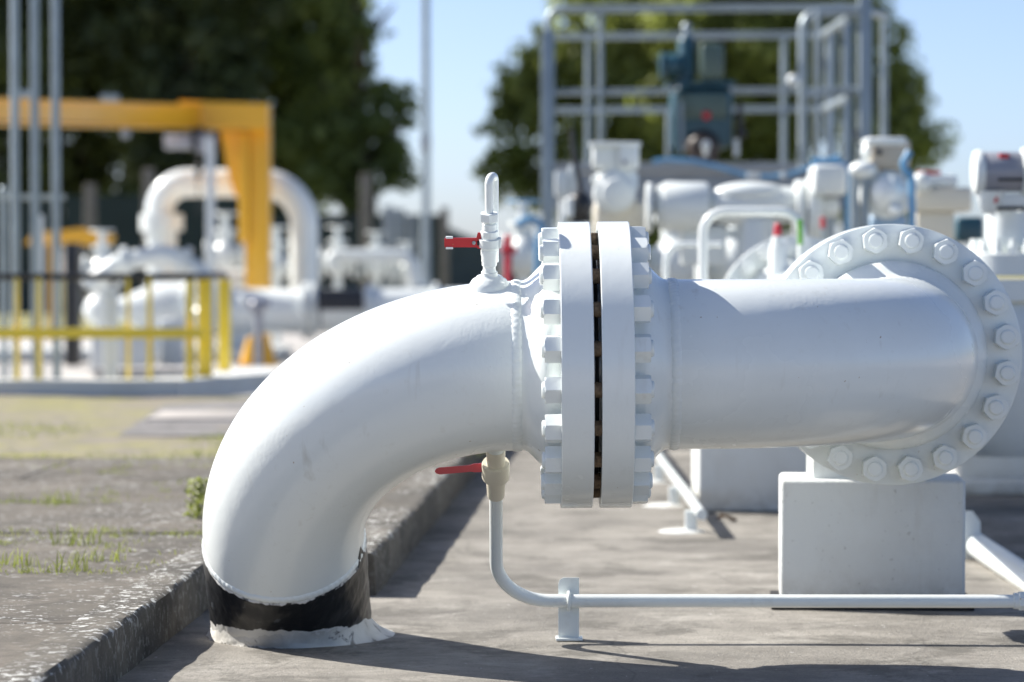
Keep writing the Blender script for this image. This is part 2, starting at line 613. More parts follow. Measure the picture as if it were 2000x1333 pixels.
# soil bed under the paving, then slabs one by one
g = MB()
g.add([(-7, 3, .098), (xin_near(3) - .06, 3, .098), (xin_near(9.1) - .06, 9.1, .098), (xin_far(9.1) - .08, 9.1, .098),
       (xin_far(13.4) - .08, 13.4, .098), (-7, 13.4, .098)], [(0, 1, 2, 3, 4, 5)])
bed = solo('soil_bed', g, SOIL, kind='structure')
pav = link('paving', None); pav['kind'] = 'structure'; pav.location = (0, 0, 0); WL[pav] = Vector()
rows = [3.8, 4.99, 6.18, 7.38, 8.57, 9.77, 10.97, 12.17, 13.4]
for ri in range(len(rows) - 1):
    a, c2 = rows[ri], rows[ri + 1]
    spans = [(a, c2)]
    if a < 9.16 < c2: spans = [(a, c2, 'n'), (9.165, c2, 'f')]
    for spn in spans:
        d0, d1 = spn[0], spn[1]
        mode = spn[2] if len(spn) > 2 else ('n' if d1 < 9.1 else 'f')
        if mode == 'n':
            edge = lambda D: xin_near(D) - .116
        else:
            edge = lambda D: xin_far(D) - .131
        # column boundaries counted leftwards from the kerb
        wcol = 2.45
        xs = [0, -wcol * (.62 if ri % 2 else 1.0)]
        while xs[-1] > -4.5: xs.append(xs[-1] - wcol)
        if len(spn) > 2 and mode == 'f': xs = [0, -.51]
        for k in range(len(xs) - 1):
            gp = .0018 + rnd.random() * .0015
            dz = rnd.uniform(-.003, .001)
            q = [(edge(d0) + xs[k + 1] + gp, d0 + gp), (edge(d0) + xs[k] - gp, d0 + gp), (edge(d1) + xs[k] - gp, d1 - gp), (edge(d1) + xs[k + 1] + gp, d1 - gp)]
            m_ = MB()
            ch = .003
            qi = [(q[0][0] + ch, q[0][1] + ch), (q[1][0] - ch, q[1][1] + ch), (q[2][0] - ch, q[2][1] - ch), (q[3][0] + ch, q[3][1] - ch)]
            z1 = ZP + dz
            vs = [(x, y, .06) for x, y in q] + [(x, y, z1 - ch) for x, y in q] + [(x, y, z1) for x, y in qi]
            fs = [(0, 1, 5, 4), (1, 2, 6, 5), (2, 3, 7, 6), (3, 0, 4, 7), (4, 5, 9, 8), (5, 6, 10, 9), (6, 7, 11, 10), (7, 4, 8, 11), (8, 9, 10, 11)]
            m_.add(vs, fs)
            part('paving_slab', m_, PAVE, pav)
# verge beyond the slabs
g = MB(); gridsheet(g, -14, 0, 13.42, 19.3, .118, 60, 40, .012, 1.5)
g.v = [Vector((min(p.x, xin_far(p.y) - .13), p.y, p.z)) for p in g.v]
VG, nt, b = newmat('patchy verge')
v = coords(nt)
f1, _ = noise_fac(nt, 2.2, 6, .7, .44, .56, v)
f2, _ = noise_fac(nt, 12, 5, .6, .4, .65, v)
c = mix(nt, f1, (.25, .235, .09), (.23, .20, .165))
nt.links.new(mix(nt, mul(nt, f2, .7), c, (.14, .13, .09)), b.inputs['Base Color'])
b.inputs['Roughness'].default_value = 1
solo('verge', g, VG, kind='structure')
# grey path crossing to the yard behind, and a pale slab in it
g = MB(); g.add([(-1.89, 15.0, .122), (-.29, 15.0, .122), (-.12, 18.9, .122), (-1.55, 18.9, .122), (-2.02, 18.2, .122)], [(0, 1, 2, 3, 4)])
solo('path', g, old_concrete('grey asphalt path', (.20, .19, .185), (.13, .125, .12), .3), kind='structure')
g = MB().b2(-1.92, -1.45, 16.4, 17.2, .11, .134, .006)
solo('stone_slab', g, STONE, 'pale flat slab lying on the grey path beside the elbow pipe', 'slab')
# loose grit and paint flakes on the slab
gr = {0: MB(), 1: MB()}
for k in range(5200):
    D = 6.3 + 5.5 * rnd.random() ** 1.5; x = rnd.uniform(xin_near(D) + .02, 2.2)
    w_ = noise.noise(Vector((x * 1.5, D * 1.5, 4)))
    if w_ < rnd.uniform(-.3, .25): continue
    sz = rnd.uniform(.0008, .0022) * (1.6 if rnd.random() < .06 else 1)
    q = [Vector((rnd.uniform(-1, 1), rnd.uniform(-1, 1), rnd.uniform(-.2, .9))) * sz for _ in range(4)]
    o = Vector((x, D, .003 + sz * .4))
    gr[0 if rnd.random() < .6 else 1].add([o + p for p in q], [(0, 1, 2), (0, 3, 1), (1, 3, 2), (0, 2, 3)])
solo('grit', gr[0], plain('grey grit', (.22, .20, .17), .9), 'fine grey grit scattered over the worn slab', 'grit', kind='stuff', smooth=0)
solo('paint_flakes', gr[1], plain('flaked white paint', (.62, .62, .60), .7), 'tiny white paint flakes scattered over the worn slab', 'paint flakes', kind='stuff', smooth=0)
# grass: scattered tufts, uncountable
def blades(mb, x, y, z, n, spread, h):
    for _ in range(n):
        a = rnd.random() * 6.283; r_ = spread * math.sqrt(rnd.random())
        px, py = x + math.cos(a) * r_, y + math.sin(a) * r_
        hh = h * rnd.uniform(.5, 1.2); w_ = rnd.uniform(.0010, .0022) + h * .012
        b_ = rnd.random() * 6.283; ln = rnd.uniform(.2, .8) * hh
        dx, dy = math.cos(b_), math.sin(b_)
        c_ = rnd.random() * 6.283
        wx, wy = math.cos(c_) * w_, math.sin(c_) * w_
        mb.add([(px - wx, py - wy, z), (px + wx, py + wy, z), (px + dx * ln * .4 + wx * .7, py + dy * ln * .4 + wy * .7, z + hh * .6),
                (px + dx * ln * .4 - wx * .7, py + dy * ln * .4 - wy * .7, z + hh * .6), (px + dx * ln, py + dy * ln, z + hh * .9)],
               [(0, 1, 2, 3), (3, 2, 4)])
g = MB()
for k in range(1100):
    D = 8.3 + 5.2 * rnd.random() ** .8
    jx = rnd.random()
    if jx < .5:
        rr_ = rows[rnd.randrange(4, 9)]; D = rr_ + rnd.gauss(0, .03); x = rnd.uniform(-3.2, xin_near(D) - .2 if D < 9.1 else xin_far(D) - .2)
    else:
        x = rnd.uniform(-3.0, (xin_near(D) if D < 9.1 else xin_far(D)) - .14)
    if D > 13.4: continue
    d_ = noise.noise(Vector((x * 1.3, D * 1.3, 0)))
    if d_ < .0: continue
    blades(g, x, D, .112, rnd.randrange(5, 18), rnd.uniform(.02, .10), rnd.uniform(.008, .030))
for k in range(1900):
    x = rnd.uniform(-4.5, -.1); D = rnd.uniform(13.3, 19.2)
    if noise.noise(Vector((x * .8, D * .8, 7))) < -.08 or (x > -3.2 and D > 16): continue
    blades(g, x, D, .115, 10, .14, .035)
solo('grass', g, GRASSM, kind='stuff', smooth=0, label='yellow green grass tufts growing between the paving slabs', cat='grass')
for i, (px, py, D, lab, hgt) in enumerate([(28, 1075, 8.75, 'low grass tuft at the left edge of the paving', .06), (130, 1095, 8.62, 'spiky grass tuft growing in the slab joint nearest the kerb', .07),
        (150, 1050, 9.4, 'broad grass clump in the middle of the weathered paving', .075), (120, 975, 10.9, 'pale grass clump farther back on the paving', .07), (205, 1090, 8.9, 'small sparse grass sprig right of the spiky tuft', .05)]):
    mb = MB(); p_ = pt(px, py, D)
    blades(mb, p_.x, p_.y, .113, 34, .075, hgt)
    solo('grass_tuft', mb, GRASSM, lab, 'grass tuft', 'grass tufts in the slab joints', smooth=0)
# weed behind the elbow
mb = MB(); p_ = pt(386, 985, 10.3)
for k in range(160):
    a = rnd.random() * 6.28; r_ = rnd.random() * .045; z_ = .12 + rnd.random() ** .8 * .13
    c_ = Vector((p_.x + math.cos(a) * r_, p_.y + math.sin(a) * r_, z_)); s_ = .012
    q = Vector((rnd.gauss(0, 1), rnd.gauss(0, 1), rnd.gauss(0, 1))).normalized(); q2 = q.orthogonal().normalized()
    mb.add([c_ - q * s_, c_ + q2 * s_ * .5, c_ + q * s_, c_ - q2 * s_ * .5], [(0, 1, 2, 3)])
mb.tube([(p_.x, p_.y, .11), (p_.x + .01, p_.y, .24)], .003, 6)
solo('weed', mb, GRASSM, 'small yellow green weed poking out beside the white elbow pipe', 'weed', smooth=0)
# fallen leaves
for i, (px, py, D, lab) in enumerate([(1420, 1012, 11.6, 'brown dead leaf on the concrete before the far white block')]):
    p_ = pt(px, py, D); M = Matrix.Translation((p_.x, p_.y, .006)) @ Matrix.Rotation(.3, 4, 'Z')
    mb = MB(); vs = []; fs = []
    for k in range(9):
        t = k / 8; w_ = .022 * math.sin(math.pi * min(1, t * 1.02)) + .001
        for s_ in (-1, 0, 1):
            vs.append(M @ Vector((t * .075 - .037, s_ * w_, .012 * abs(s_) + .008 * math.sin(t * 5))))
    for k in range(8):
        for s_ in range(2): fs.append((k * 3 + s_, k * 3 + s_ + 1, k * 3 + s_ + 4, k * 3 + s_ + 3))
    mb.add(vs, fs)
    solo('dead_leaf', mb, LEAFB, lab, 'leaf')

# ------------------------------------------------------------------ the big pipe in front
PR = .2032
O = pt(1161, 713, 7.5)                     # centre of the flange joint
ZA = O.z
TILT = R(.55)
ux = Vector((math.cos(TILT), 0, math.sin(TILT)))
T38 = R(41)
dn = Vector((.012, math.sin(T38), -math.cos(T38))).normalized()
MJ = axisM(O, ux, (0, -1, 0))              # joint frame, local z along the pipe
pipe = thing('pipeline', 'thick white gas pipe with bolted flange joint bending down into the ground', 'pipe', (O.x - .75, 7.9, 0))

def ring(z0, z1, r, ch=.003):
    return [(.20, z0), (r - ch, z0), (r - ch * .3, z0 + ch * .3), (r, z0 + ch), (r, z1 - ch), (r - ch * .3, z1 - ch * .3), (r - ch, z1), (.20, z1)]
def hubprof(z0, z1, r0=PR, r1=.2475):
    out = []
    for k in range(13):
        t = k / 12
        s_ = min(1, max(0, (t - .12) / .62)); s_ = s_ * s_ * (3 - 2 * s_)
        out.append((r0 + (r1 - r0) * s_, z0 + (z1 - z0) * t))
    return out
def flange(sign, M, name='flange'):
    """sign -1: hub goes to -z"""
    mb = MB()
    if sign < 0:
        mb.lathe(hubprof(-.185, -.0845) + [(.2475, -.0845), (.3395, -.0845), (.3415, -.084), (.3425, -.082), (.3425, -.0115), (.3415, -.0095), (.3395, -.009), (.238, -.009), (.238, -.004), (.19, -.004)], M, 144, close=False)
    else:
        mb.lathe([(.19, .004), (.238, .004), (.238, .009), (.3395, .009), (.3415, .0095), (.3425, .0115), (.3425, .082), (.3415, .084), (.3395, .0845), (.2475, .0845)] + hubprof(.0845, .185, .2475, PR)[::1], M, 144, close=False)
    return mb
def hubprof_rev():
    pr = hubprof(-.185, -.0845)
    return [(r, -z) for r, z in pr][::-1]
def flange_pos(M):
    return MB().lathe([(.19, .004), (.238, .004), (.238, .009), (.3395, .009), (.3415, .0095), (.3425, .0115), (.3425, .082), (.3415, .084), (.3395, .0845), (.2475, .0845)] + hubprof_rev(), M, 144, close=False)
part('flange', flange(-1, MJ), WHITE, pipe, 25)
part('flange', flange_pos(MJ), WHITE, pipe, 25)
part('gasket', MB().lathe([(.19, -.0035), (.268, -.0035), (.268, .0035), (.19, .0035)], MJ, 96, close=False), DARKM, pipe)

def bead(M, z, r=PR, wd=.012, seed=0, name='weld_bead'):
    mb = MB(); n = 260; pr = []
    prof = [(-1.15, -.002), (-.9, .0006), (-.5, .0022), (0, .0030), (.5, .0022), (.9, .0006), (1.15, -.002)]
    vs = []; fs = []
    for k in range(n):
        a = 2 * math.pi * k / n
        wv = .0022 * noise.noise(Vector((math.cos(a) * 9, math.sin(a) * 9, seed))) 
        for (q, h) in prof:
            rip = .0008 * math.sin(k * 1.9 + q * 1.4) + .0012 * noise.noise(Vector((math.cos(a) * 40, math.sin(a) * 40, q * 2 + seed)))
            rr = r + h + (rip if abs(q) < 1 else 0)
            vs.append(M @ Vector((rr * math.cos(a), rr * math.sin(a), z + q * wd + wv)))
    m_ = len(prof)
    for k in range(n):
        for j in range(m_ - 1):
            a, b_ = k * m_ + j, ((k + 1) % n) * m_ + j
            fs.append((a, b_, b_ + 1, a + 1))
    mb.add(vs, fs)
    return part(name, mb, WHITE, pipe, 60)
bead(MJ, -.186, seed=1)
bead(MJ, .187, seed=5)

# studs and nuts (shared meshes)
def nut_mesh():
    mb = MB()
    AF, H = .0603, .0385
    rc = AF / 2 / math.cos(math.pi / 6)
    n = 48
    # chamfered hexagon: radius by angle, limited by the chamfer cone
    def hexr(a):
        a = (a % (math.pi / 3)) - math.pi / 6
        return AF / 2 / math.cos(a)
    prof = [(0.0, None), (0.0006, 1.0), (H - .006, 1.0), (H - .0035, .985), (H - .0012, .95), (H, .90)]
    vs = []; fs = []
    for (z, s_) in prof:
        for k in range(n):
            a = 2 * math.pi * k / n
            r = hexr(a)
            lim = rc * (1 if s_ is None else s_)
            r2 = min(r, lim if s_ not in (None, 1.0) else r)
            if s_ is None: r2 = r
            vs.append(Vector((r2 * math.cos(a), r2 * math.sin(a), z)))
    L = len(prof)
    for i in range(L - 1):
        for k in range(n):
            k2 = (k + 1) % n
            fs.append((i * n + k, i * n + k2, (i + 1) * n + k2, (i + 1) * n + k))
    fs.append(tuple(range((L - 1) * n, L * n)))
    mb.add(vs, fs)
    # painted stud end
    mb.lathe([(.0198, H - .004), (.0196, H + .0035), (.0185, H + .0062), (.0155, H + .0078)], None, 28)
    me = mb.mesh('nut', smooth=22)
    me.materials.append(WHITE)
    return me
NUT = nut_mesh()
# washer-like paint fillet under the nuts is part of the nut; stud shank
def stud_mesh():
    mb = MB(); pr = []
    z = -.08
    pr.append((.0175, -.083))
    for k in range(40):
        zz = -.016 + k * .0008
        pr.append((.0188 if k % 4 < 2 else .0172, zz))
    pr.append((.0175, .083))
    mb.lathe(pr, None, 18)
    me = mb.mesh('stud', smooth=30); me.materials.append(RUST)
    return me
STUD = stud_mesh()
BCR = .3016
def bolts(M, parent, back=True, front=True):
    for k in range(20):
        a = R(9 + 18 * k)
        Ms = M @ Matrix.Translation((BCR * math.cos(a), BCR * math.sin(a), 0))
        s_ = inst('stud', STUD, parent, Ms)
        s_['label'] = 'rusty threaded stud with painted white nuts'
        WLs = Ms.translation.copy()
        for sg in (1, -1):
            if (sg > 0 and not front) or (sg < 0 and not back): continue
            Mn = Matrix.Translation((0, 0, sg * .0846)) @ (Matrix() if sg > 0 else Matrix.Rotation(math.pi, 4, 'X')) @ Matrix.Rotation(rnd.uniform(-.3, .3) + a * 0, 4, 'Z')
            sx = rnd.uniform(.97, 1.03)
            n_ = link('nut', NUT); n_.parent = s_
            n_.matrix_basis = Mn @ Matrix.Diagonal((1, 1, sx, 1))
bolts(MJ, pipe)

# left elbow: from the weld bends down and away
def arc_pts(W, t, d, Rr, n, a1=90):
    return [W + t * (Rr * math.sin(R(a1) * k / n)) + d * (Rr * (1 - math.cos(R(a1) * k / n))) for k in range(n + 1)]
W1 = O - ux * .186
LR = .594
path = arc_pts(W1, -ux, dn, LR, 56)
d_end = dn
def dent(i, a):
    return 1 + .0016 * noise.noise(Vector((math.cos(a) * 1.3, math.sin(a) * 1.3, i * .06)))
mb = MB().tube(path + [path[-1] + dn * .02], PR, 128, False, dent)
part('elbow', mb, WHITE, pipe, 60)
E1 = path[-1]
MS = axisM(E1, dn, (1, 0, 0))
# white ragged paint edge + weld at the seam
bead(MS, .004, PR + .001, .010, 9)
# tape sleeve down into the ground
def sleeve():
    mb = MB(); n = 256; m_ = 60; L0, L1 = .012, .50
    vs = []; fs = []; at_ = []
    for j in range(m_ + 1):
        for k in range(n):
            a = 2 * math.pi * k / n
            rag = .005 * noise.noise(Vector((math.cos(a) * 5, math.sin(a) * 5, 2))) + .0012 * noise.noise(Vector((math.cos(a) * 40, math.sin(a) * 40, 5)))
            # a torn point of tape on the right hand side
            da = (a + math.pi) % (2 * math.pi) - math.pi
            tear = -.048 * max(0, 1 - abs(da - .28) / .16) ** 1.3
            zt = L0 + rag + tear
            t = j / m_
            z = zt + (L1 - zt) * (t ** 1.15)
            rr = PR + .0035 + .0022 * math.sin((z * 75 + a * 1.0) * 1.0) * .5 + .0025 * noise.noise(Vector((math.cos(a) * 5, math.sin(a) * 5, z * 30))) + .0012 * noise.noise(Vector((math.cos(a) * 20, math.sin(a) * 20, z * 60)))
            if z < .0: rr -= .0
            if j == 0: rr = PR + .0005
            p_ = MS @ Vector((rr * math.cos(a), rr * math.sin(a), z))
            vs.append(p_)
            e = 0.0
            e = (1 - ((z - zt) / .020) ** 2) * .62 if z - zt < .020 else 0
            if tear < -.006 and z < .03: e = 0
            if p_.z < .056: e = max(e, .30 + (.056 - p_.z) / .016 * .5)
            if a > 2.75 and a < 3.5: e = max(e, .22)
            at_.append(min(1, max(0, e)))
    for j in range(m_):
        for k in range(n):
            k2 = (k + 1) % n
            fs.append((j * n + k, j * n + k2, (j + 1) * n + k2, (j + 1) * n + k))
    mb.add(vs, fs); mb.attr = at_
    return mb
part('tape_wrap', sleeve(), TAPE, pipe, 60, label='black wrapping tape with white paint smears')
# mortar collar where the pipe enters the slab
def collar():
    mb = MB(); n = 180; m_ = 14
    vs = []; fs = []; at_ = []
    for k in range(n):
        a = 2 * math.pi * k / n
        ca, sa = math.cos(a), math.sin(a)
        g_ = Vector((ca, sa, 0))
        for j in range(m_ + 1):
            t = j / m_
            hgt = .040 + .012 * noise.noise(Vector((ca * 2.5, sa * 2.5, 1))) + 0
            if ca > .3: hgt += .022 * (ca - .3)
            # height falls from the pipe outward
            flare = .018 + .012 * max(0, noise.noise(Vector((ca * 4, sa * 4, 9)))) + (.10 * max(0, ca - .35) * (1.0 if sa > -.9 else .4)) 
            z = hgt * (1 - t) ** (2.0 if ca > .3 else 1.35) - .003 * t
            # pipe centre line at height z
            s_ = (E1.z - z) / (-dn.z)
            c_ = E1 + dn * s_
            # ellipse of the tilted pipe cut at height z (stretched along y)
            k1 = PR + .004; k2_ = (PR + .004) / math.cos(T38)
            rr = 1 / math.sqrt((ca / k1) ** 2 + (sa / k2_) ** 2)
            rr = rr - .003 + flare * t ** 1.2 + .003 * t * noise.noise(Vector((ca * 8, sa * 8, t * 3)))
            vs.append(Vector((c_.x + ca * rr, c_.y + sa * rr, z)))
            at_.append(min(1, max(0, t * .8 - .12)) if j > m_ - 6 else 0)
    for k in range(n):
        for j in range(m_):
            a, b_ = k * (m_ + 1) + j, ((k + 1) % n) * (m_ + 1) + j
            fs.append((a, b_, b_ + 1, a + 1))
    mb.add(vs, fs); mb.attr = at_
    return mb
part('mortar_collar', collar(), COLLAR, pipe, 70, label='white painted mortar collar at the foot of the pipe')

# right elbow: bends away to the second, face-on flange
W2 = O + ux * .188
WX = W2.copy()
path = arc_pts(W2, Vector((1, 0, 0)), Vector((0, 1, 0)), .61, 56)
part('elbow', MB().tube(path, PR, 128, False, dent), WHITE, pipe, 60)
E2 = path[-1]
Fc = E2 + Vector((0, .186, 0))
MF = axisM(Fc, (0, 1, 0), (0, 0, 1))
bead(MF, -.186, seed=12)
part('flange', flange(-1, MF), WHITE, pipe, 25)
part('flange', flange_pos(MF), WHITE, pipe, 25)
part('gasket', MB().lathe([(.19, -.0035), (.268, -.0035), (.268, .0035), (.19, .0035)], MF, 96, close=False), DARKM, pipe)
bolts(MF, pipe)
P2 = Fc + Vector((0, .185, 0))
P3 = Vector((P2.x + YD * 4.6, P2.y + 4.6, P2.z))
part('pipe_run', MB().tube([P2, P2 + (P3 - P2) * .5, P3], PR, 64, False), WHITE, pipe, 60)
MG = axisM(P3 + Vector((0, .18, 0)), (0, 1, 0), (0, 0, 1))
part('flange', flange(-1, MG), WHITE_B, pipe, 25)
bolts(MG, pipe, True, False)
# support shoe on the block
sh = MB().b2(.842, .852, 8.74, 8.95, .36, .60).b2(.842, .97, 8.735, 8.745, .36, .55).b2(.86, 1.1, 8.80, 8.83, .36, .56)
part('support_shoe', sh, WHITE, pipe)
# weldolet for the vent valve
TV = R(15)
VX = pt(955, 560, 7.3).x
vdir = Vector((0, -math.sin(TV), math.cos(TV)))
def axis_at(x):
    # pipe centre line near x on the elbow
    best = min(arc_pts(W1, -ux, dn, LR, 200), key=lambda p: abs(p.x - x))
    return best
VC = axis_at(VX)
MV = axisM(VC, vdir, (1, 0, 0))
part('weld_boss', MB().lathe([(.050, PR - .014), (.047, PR + .004), (.041, PR + .013), (.034, PR + .017), (.031, PR + .021), (.021, PR + .023), (.0195, PR + .026), (.0195, PR + .033)], MV @ Matrix.Diagonal((1.0, 1, 1, 1)), 36), WHITE, pipe, 60)
ddir = Vector((0, math.sin(R(37)), -math.cos(R(37))))
DXp = pt(967, 890, 7.6).x
DC = axis_at(DXp)
MD = axisM(DC, ddir, (1, 0, 0))
part('weld_boss', MB().lathe([(.036, PR - .01), (.034, PR + .004), (.024, PR + .014), (.0215, PR + .02), (.0215, .264)], MD, 36), WHITE, pipe, 60)

# ------------------------------------------------------------------ vent valve on top
B0 = VC + vdir * (PR + .031)
vent = thing('vent_valve', 'white vent valve with red lever and hooked tube on top of the pipe', 'valve', B0)
def hexprof(mb, M, af, z0, z1, seg=6, ch=.0015):
    rc = af / 2 / math.cos(math.pi / seg)
    def p(z, r): return [M @ Vector((r * math.cos(2 * math.pi * (k + .5) / seg), r * math.sin(2 * math.pi * (k + .5) / seg), z)) for k in range(seg)]
    vs = p(z0, rc * .95) + p(z0 + ch, rc) + p(z1 - ch, rc) + p(z1, rc * .95)
    fs = [tuple(range(seg))[::-1], tuple(range(3 * seg, 4 * seg))]
    for i in range(3):
        for k in range(seg): fs.append((i * seg + k, i * seg + (k + 1) % seg, (i + 1) * seg + (k + 1) % seg, (i + 1) * seg + k))
    mb.add(vs, fs)
MVb = axisM(B0, vdir, (1, 0, 0)) @ Matrix.Diagonal((1, 1, .885, 1))
m_ = MB()
m_.lathe([(.0160, 0), (.0160, .008), (.0150, .01), (.0150, .018), (.0175, .020), (.0182, .024), (.0178, .028), (.0190, .032), (.0190, .046), (.0205, .050), (.0205, .062)], MVb, 32)
m_.lathe([(.0185, .060), (.0195, .062), (.0195, .068), (.0185, .069), (.0195, .0705), (.0195, .098), (.0205, .1), (.0205, .115), (.017, .118), (.0175, .125), (.0165, .128), (.0172, .134), (.0150, .137)], MVb, 32)
part('valve_body', m_, WHITE, vent)
m_ = MB(); m_.lathe([(.0205, .071), (.0245, .0715), (.0248, .094), (.0205, .0945)], MVb, 40)
m_.box(MVb @ Vector((.022, 0, .083)), (.012, .022, .026), MVb.to_3x3(), .002)
ba = part('valve_band', m_, WHITE_B, vent)
m_ = MB(); m_.lathe([(.0115, .134), (.0115, .150), (.0125, .150), (.0125, .158)], MVb, 24)
hexprof(m_, MVb, .040, .142, .165)
part('compression_nut', m_, WHITE, vent, 20)
hb = MVb @ Vector((-.024, 0, .083))
m_ = MB()
Mh = MVb @ Matrix.Translation((-.0245, -.002, .084)) @ Matrix.Diagonal((1, 1, 1.22, 1))
def slot(mb, M, L, h, th):
    # lever plate with a bent grip end, hole shown by a washer
    pr = [(-.006, -h / 2 - .003), (.002, -h / 2 - .003), (.006, -h / 2), (L - .010, -h / 2), (L, -h / 2 - .003), (L + .004, -h / 2 + .003), (L + .004, h / 2 - .003), (L, h / 2 + .002), (L - .010, h / 2), (.006, h / 2), (.003, h / 2 + .012), (-.003, h / 2 + .012), (-.006, h / 2)]
    mb.prism([(-x, z) for x, z in pr][::-1], -th / 2, th / 2, M @ Matrix(((1, 0, 0, 0), (0, 0, -1, 0), (0, 1, 0, 0), (0, 0, 0, 1))))
slot(m_, Mh, .078, .021, .0035)
lv = part('lever', m_, RED, vent, 30, label='red lever of the vent valve')
m_ = MB()
for dz in (-.0125, .0125):
    m_.box(Mh @ Vector((-.070, -.001, dz)), (.017, .0055, .004), Mh.to_3x3(), .001)
    m_.box(Mh @ Vector((-.070, -.003, dz * .95)), (.016, .002, .0045), Mh.to_3x3())
part('grip_edge', m_, WHITE, lv)
part('rivet', MB().lathe([(.0042, 0), (.0042, .002), (.002, .003)], Mh @ Matrix.Translation((-.012, -.002, 0)) @ Matrix.Rotation(R(90), 4, 'X'), 16), STEEL, lv)
m_ = MB(); m_.box(MVb @ Vector((-.024, -.001, .083)), (.010, .012, .012), MVb.to_3x3(), .002)
m_.lathe([(.004, -.016), (.004, .002)], MVb @ Matrix.Translation((-.0275, -.001, .083)) @ Matrix.Rotation(R(90), 4, 'X'), 10)
part('spindle', m_, DARKM, vent)
tp = fillet([(0, 0, .155), (0, 0, .268), (.006, .030, .268), (.010, .055, .262), (.014, .055, .02)], .022, 7)
tp = fillet([(0, 0, .155), (-.001, 0, .262), (.0125, .040, .256), (.0125, .040, .018)], .017, 9)
m_ = MB().tube([MVb @ Vector(p) for p in tp], .0098, 20)
part('vent_tube', m_, WHITE, vent, 60)

# ------------------------------------------------------------------ drain line below
D0 = DC + ddir * .262
drain = thing('drain_line', 'small white drain pipe bent from the valve under the big pipe along the slab', 'pipe', (D0.x, 7.9, 0))
m_ = MB().lathe([(.0235, -.01), (.0235, .012), (.0225, .014), (.0225, .030)], MD @ Matrix.Translation((0, 0, PR + .02)), 36)
MDb = axisM(D0, ddir, (1, 0, 0)) @ Matrix.Diagonal((1, 1, 1.62, 1))
m_ = MB(); m_.lathe([(.0225, 0), (.0235, .001), (.0235, .010), (.0225, .012), (.0235, .026), (.0245, .029)], MDb, 36)
m_.lathe([(.033, .027), (.0345, .029), (.0345, .054), (.033, .056)], MDb, 36)
m_.lathe([(.025, .055), (.0245, .058), (.0215, .092), (.0205, .094), (.0185, .094)], MDb, 36)
dv = part('valve_body', m_, CREAM, drain, 40)
# the lever, a long red paddle
g0 = MDb @ Vector((-.034, -.004, .038))
ld = Vector((-1, -.05, -.075)).normalized()
side = Vector((0, 0, 1)); side = (side - ld * side.dot(ld)).normalized(); nn = ld.cross(side)
Ml = Matrix((ld, side, nn)).transposed().to_4x4(); Ml = Matrix.Translation(g0) @ Ml
pr = [(-.006, -.011), (.02, -.010), (.028, -.008), (.105, -.0085), (.113, -.006), (.117, 0), (.113, .006), (.105, .0085), (.028, .0085), (.02, .011), (-.006, .011)]
bm = MB().prism([(x, y) for x, y in pr], -.0032, .0032, Ml)
me = bm
lev = part('lever', me, RED, drain, 30, label='long red lever of the drain valve')
zc = pt(1110, 1177, 7.93).z
s_ = (D0.z - zc) / math.cos(R(37))
corner = D0 + ddir * s_
right = Vector((3.4, corner.y - .06, corner.z + .004 - .0))
tpts = fillet([D0 + ddir * .148, corner, right], .135, 14)
part('drain_tube', MB().tube(tpts, .0168, 28), WHITE, drain, 60)
m_ = MB()
fx = pt(1990, 1180, corner.y - .03)
Mx = axisM((fx.x, corner.y - .022, corner.z + .002), (1, 0, 0))
hexprof(m_, Mx, .046, .0, .03, 8); m_.lathe([(.021, -.012), (.021, .0)], Mx, 24)
part('union_fitting', m_, WHITE, drain, 25)
# bracket with u-bolt
bx = pt(1111, 1262, 7.96).x
by = corner.y + .0185
brk = thing('pipe_bracket', 'upright white angle bracket clamping the small drain pipe', 'bracket', (bx, by, 0))
m_ = MB(); pl = [(-.0265, .0), (.0265, 0), (.0265, .158), (-.014, .158), (-.0225, .153), (-.0265, .143)]
m_.prism(pl, -.0025, .0025, Matrix.Translation((bx, by + .0025, .004)) @ Matrix.Rotation(R(90), 4, 'X'))
m_.b2(bx + .0215, bx + .0265, by + .003, by + .045, .004, .158)
part('angle_bar', m_, WHITE, brk, 30)
part('foot_plate', MB().b2(bx - .033, bx + .036, by - .014, by + .05, .0015, .0085, .002), WHITE, brk, 30)
ub = [(bx + 0.0, by + .012, corner.z + .021), (bx, by - .040, corner.z + .021), (bx, by - .040, corner.z - .021), (bx, by + .012, corner.z - .021)]
part('u_bolt', MB().tube(fillet(ub, .02, 8), .0048, 12), WHITE, brk, 60)

# ------------------------------------------------------------------ white support blocks
blk = thing('support_block', 'nearest white painted support block under the face on flange', 'block', (1.0, 8.95, 0))
part('block_body', MB().box((1.012, 8.83, .19), (.512, .30, .344), Matrix.Rotation(-R(4.2), 3, 'Z'), .012, 3), BLOCKW, blk, 50)
part('base_plate', MB().box((1.012, 8.835, .010), (.56, .345, .016), Matrix.Rotation(-R(4.2), 3, 'Z')), DARKM, blk)
mb = MB().b2(.715, 1.62, 12.0, 12.45, .0, .50, .012)
solo('support_block', mb, BLOCKW, 'wide white support block farther back, behind the small diagonal pipe', 'block', smooth=50)
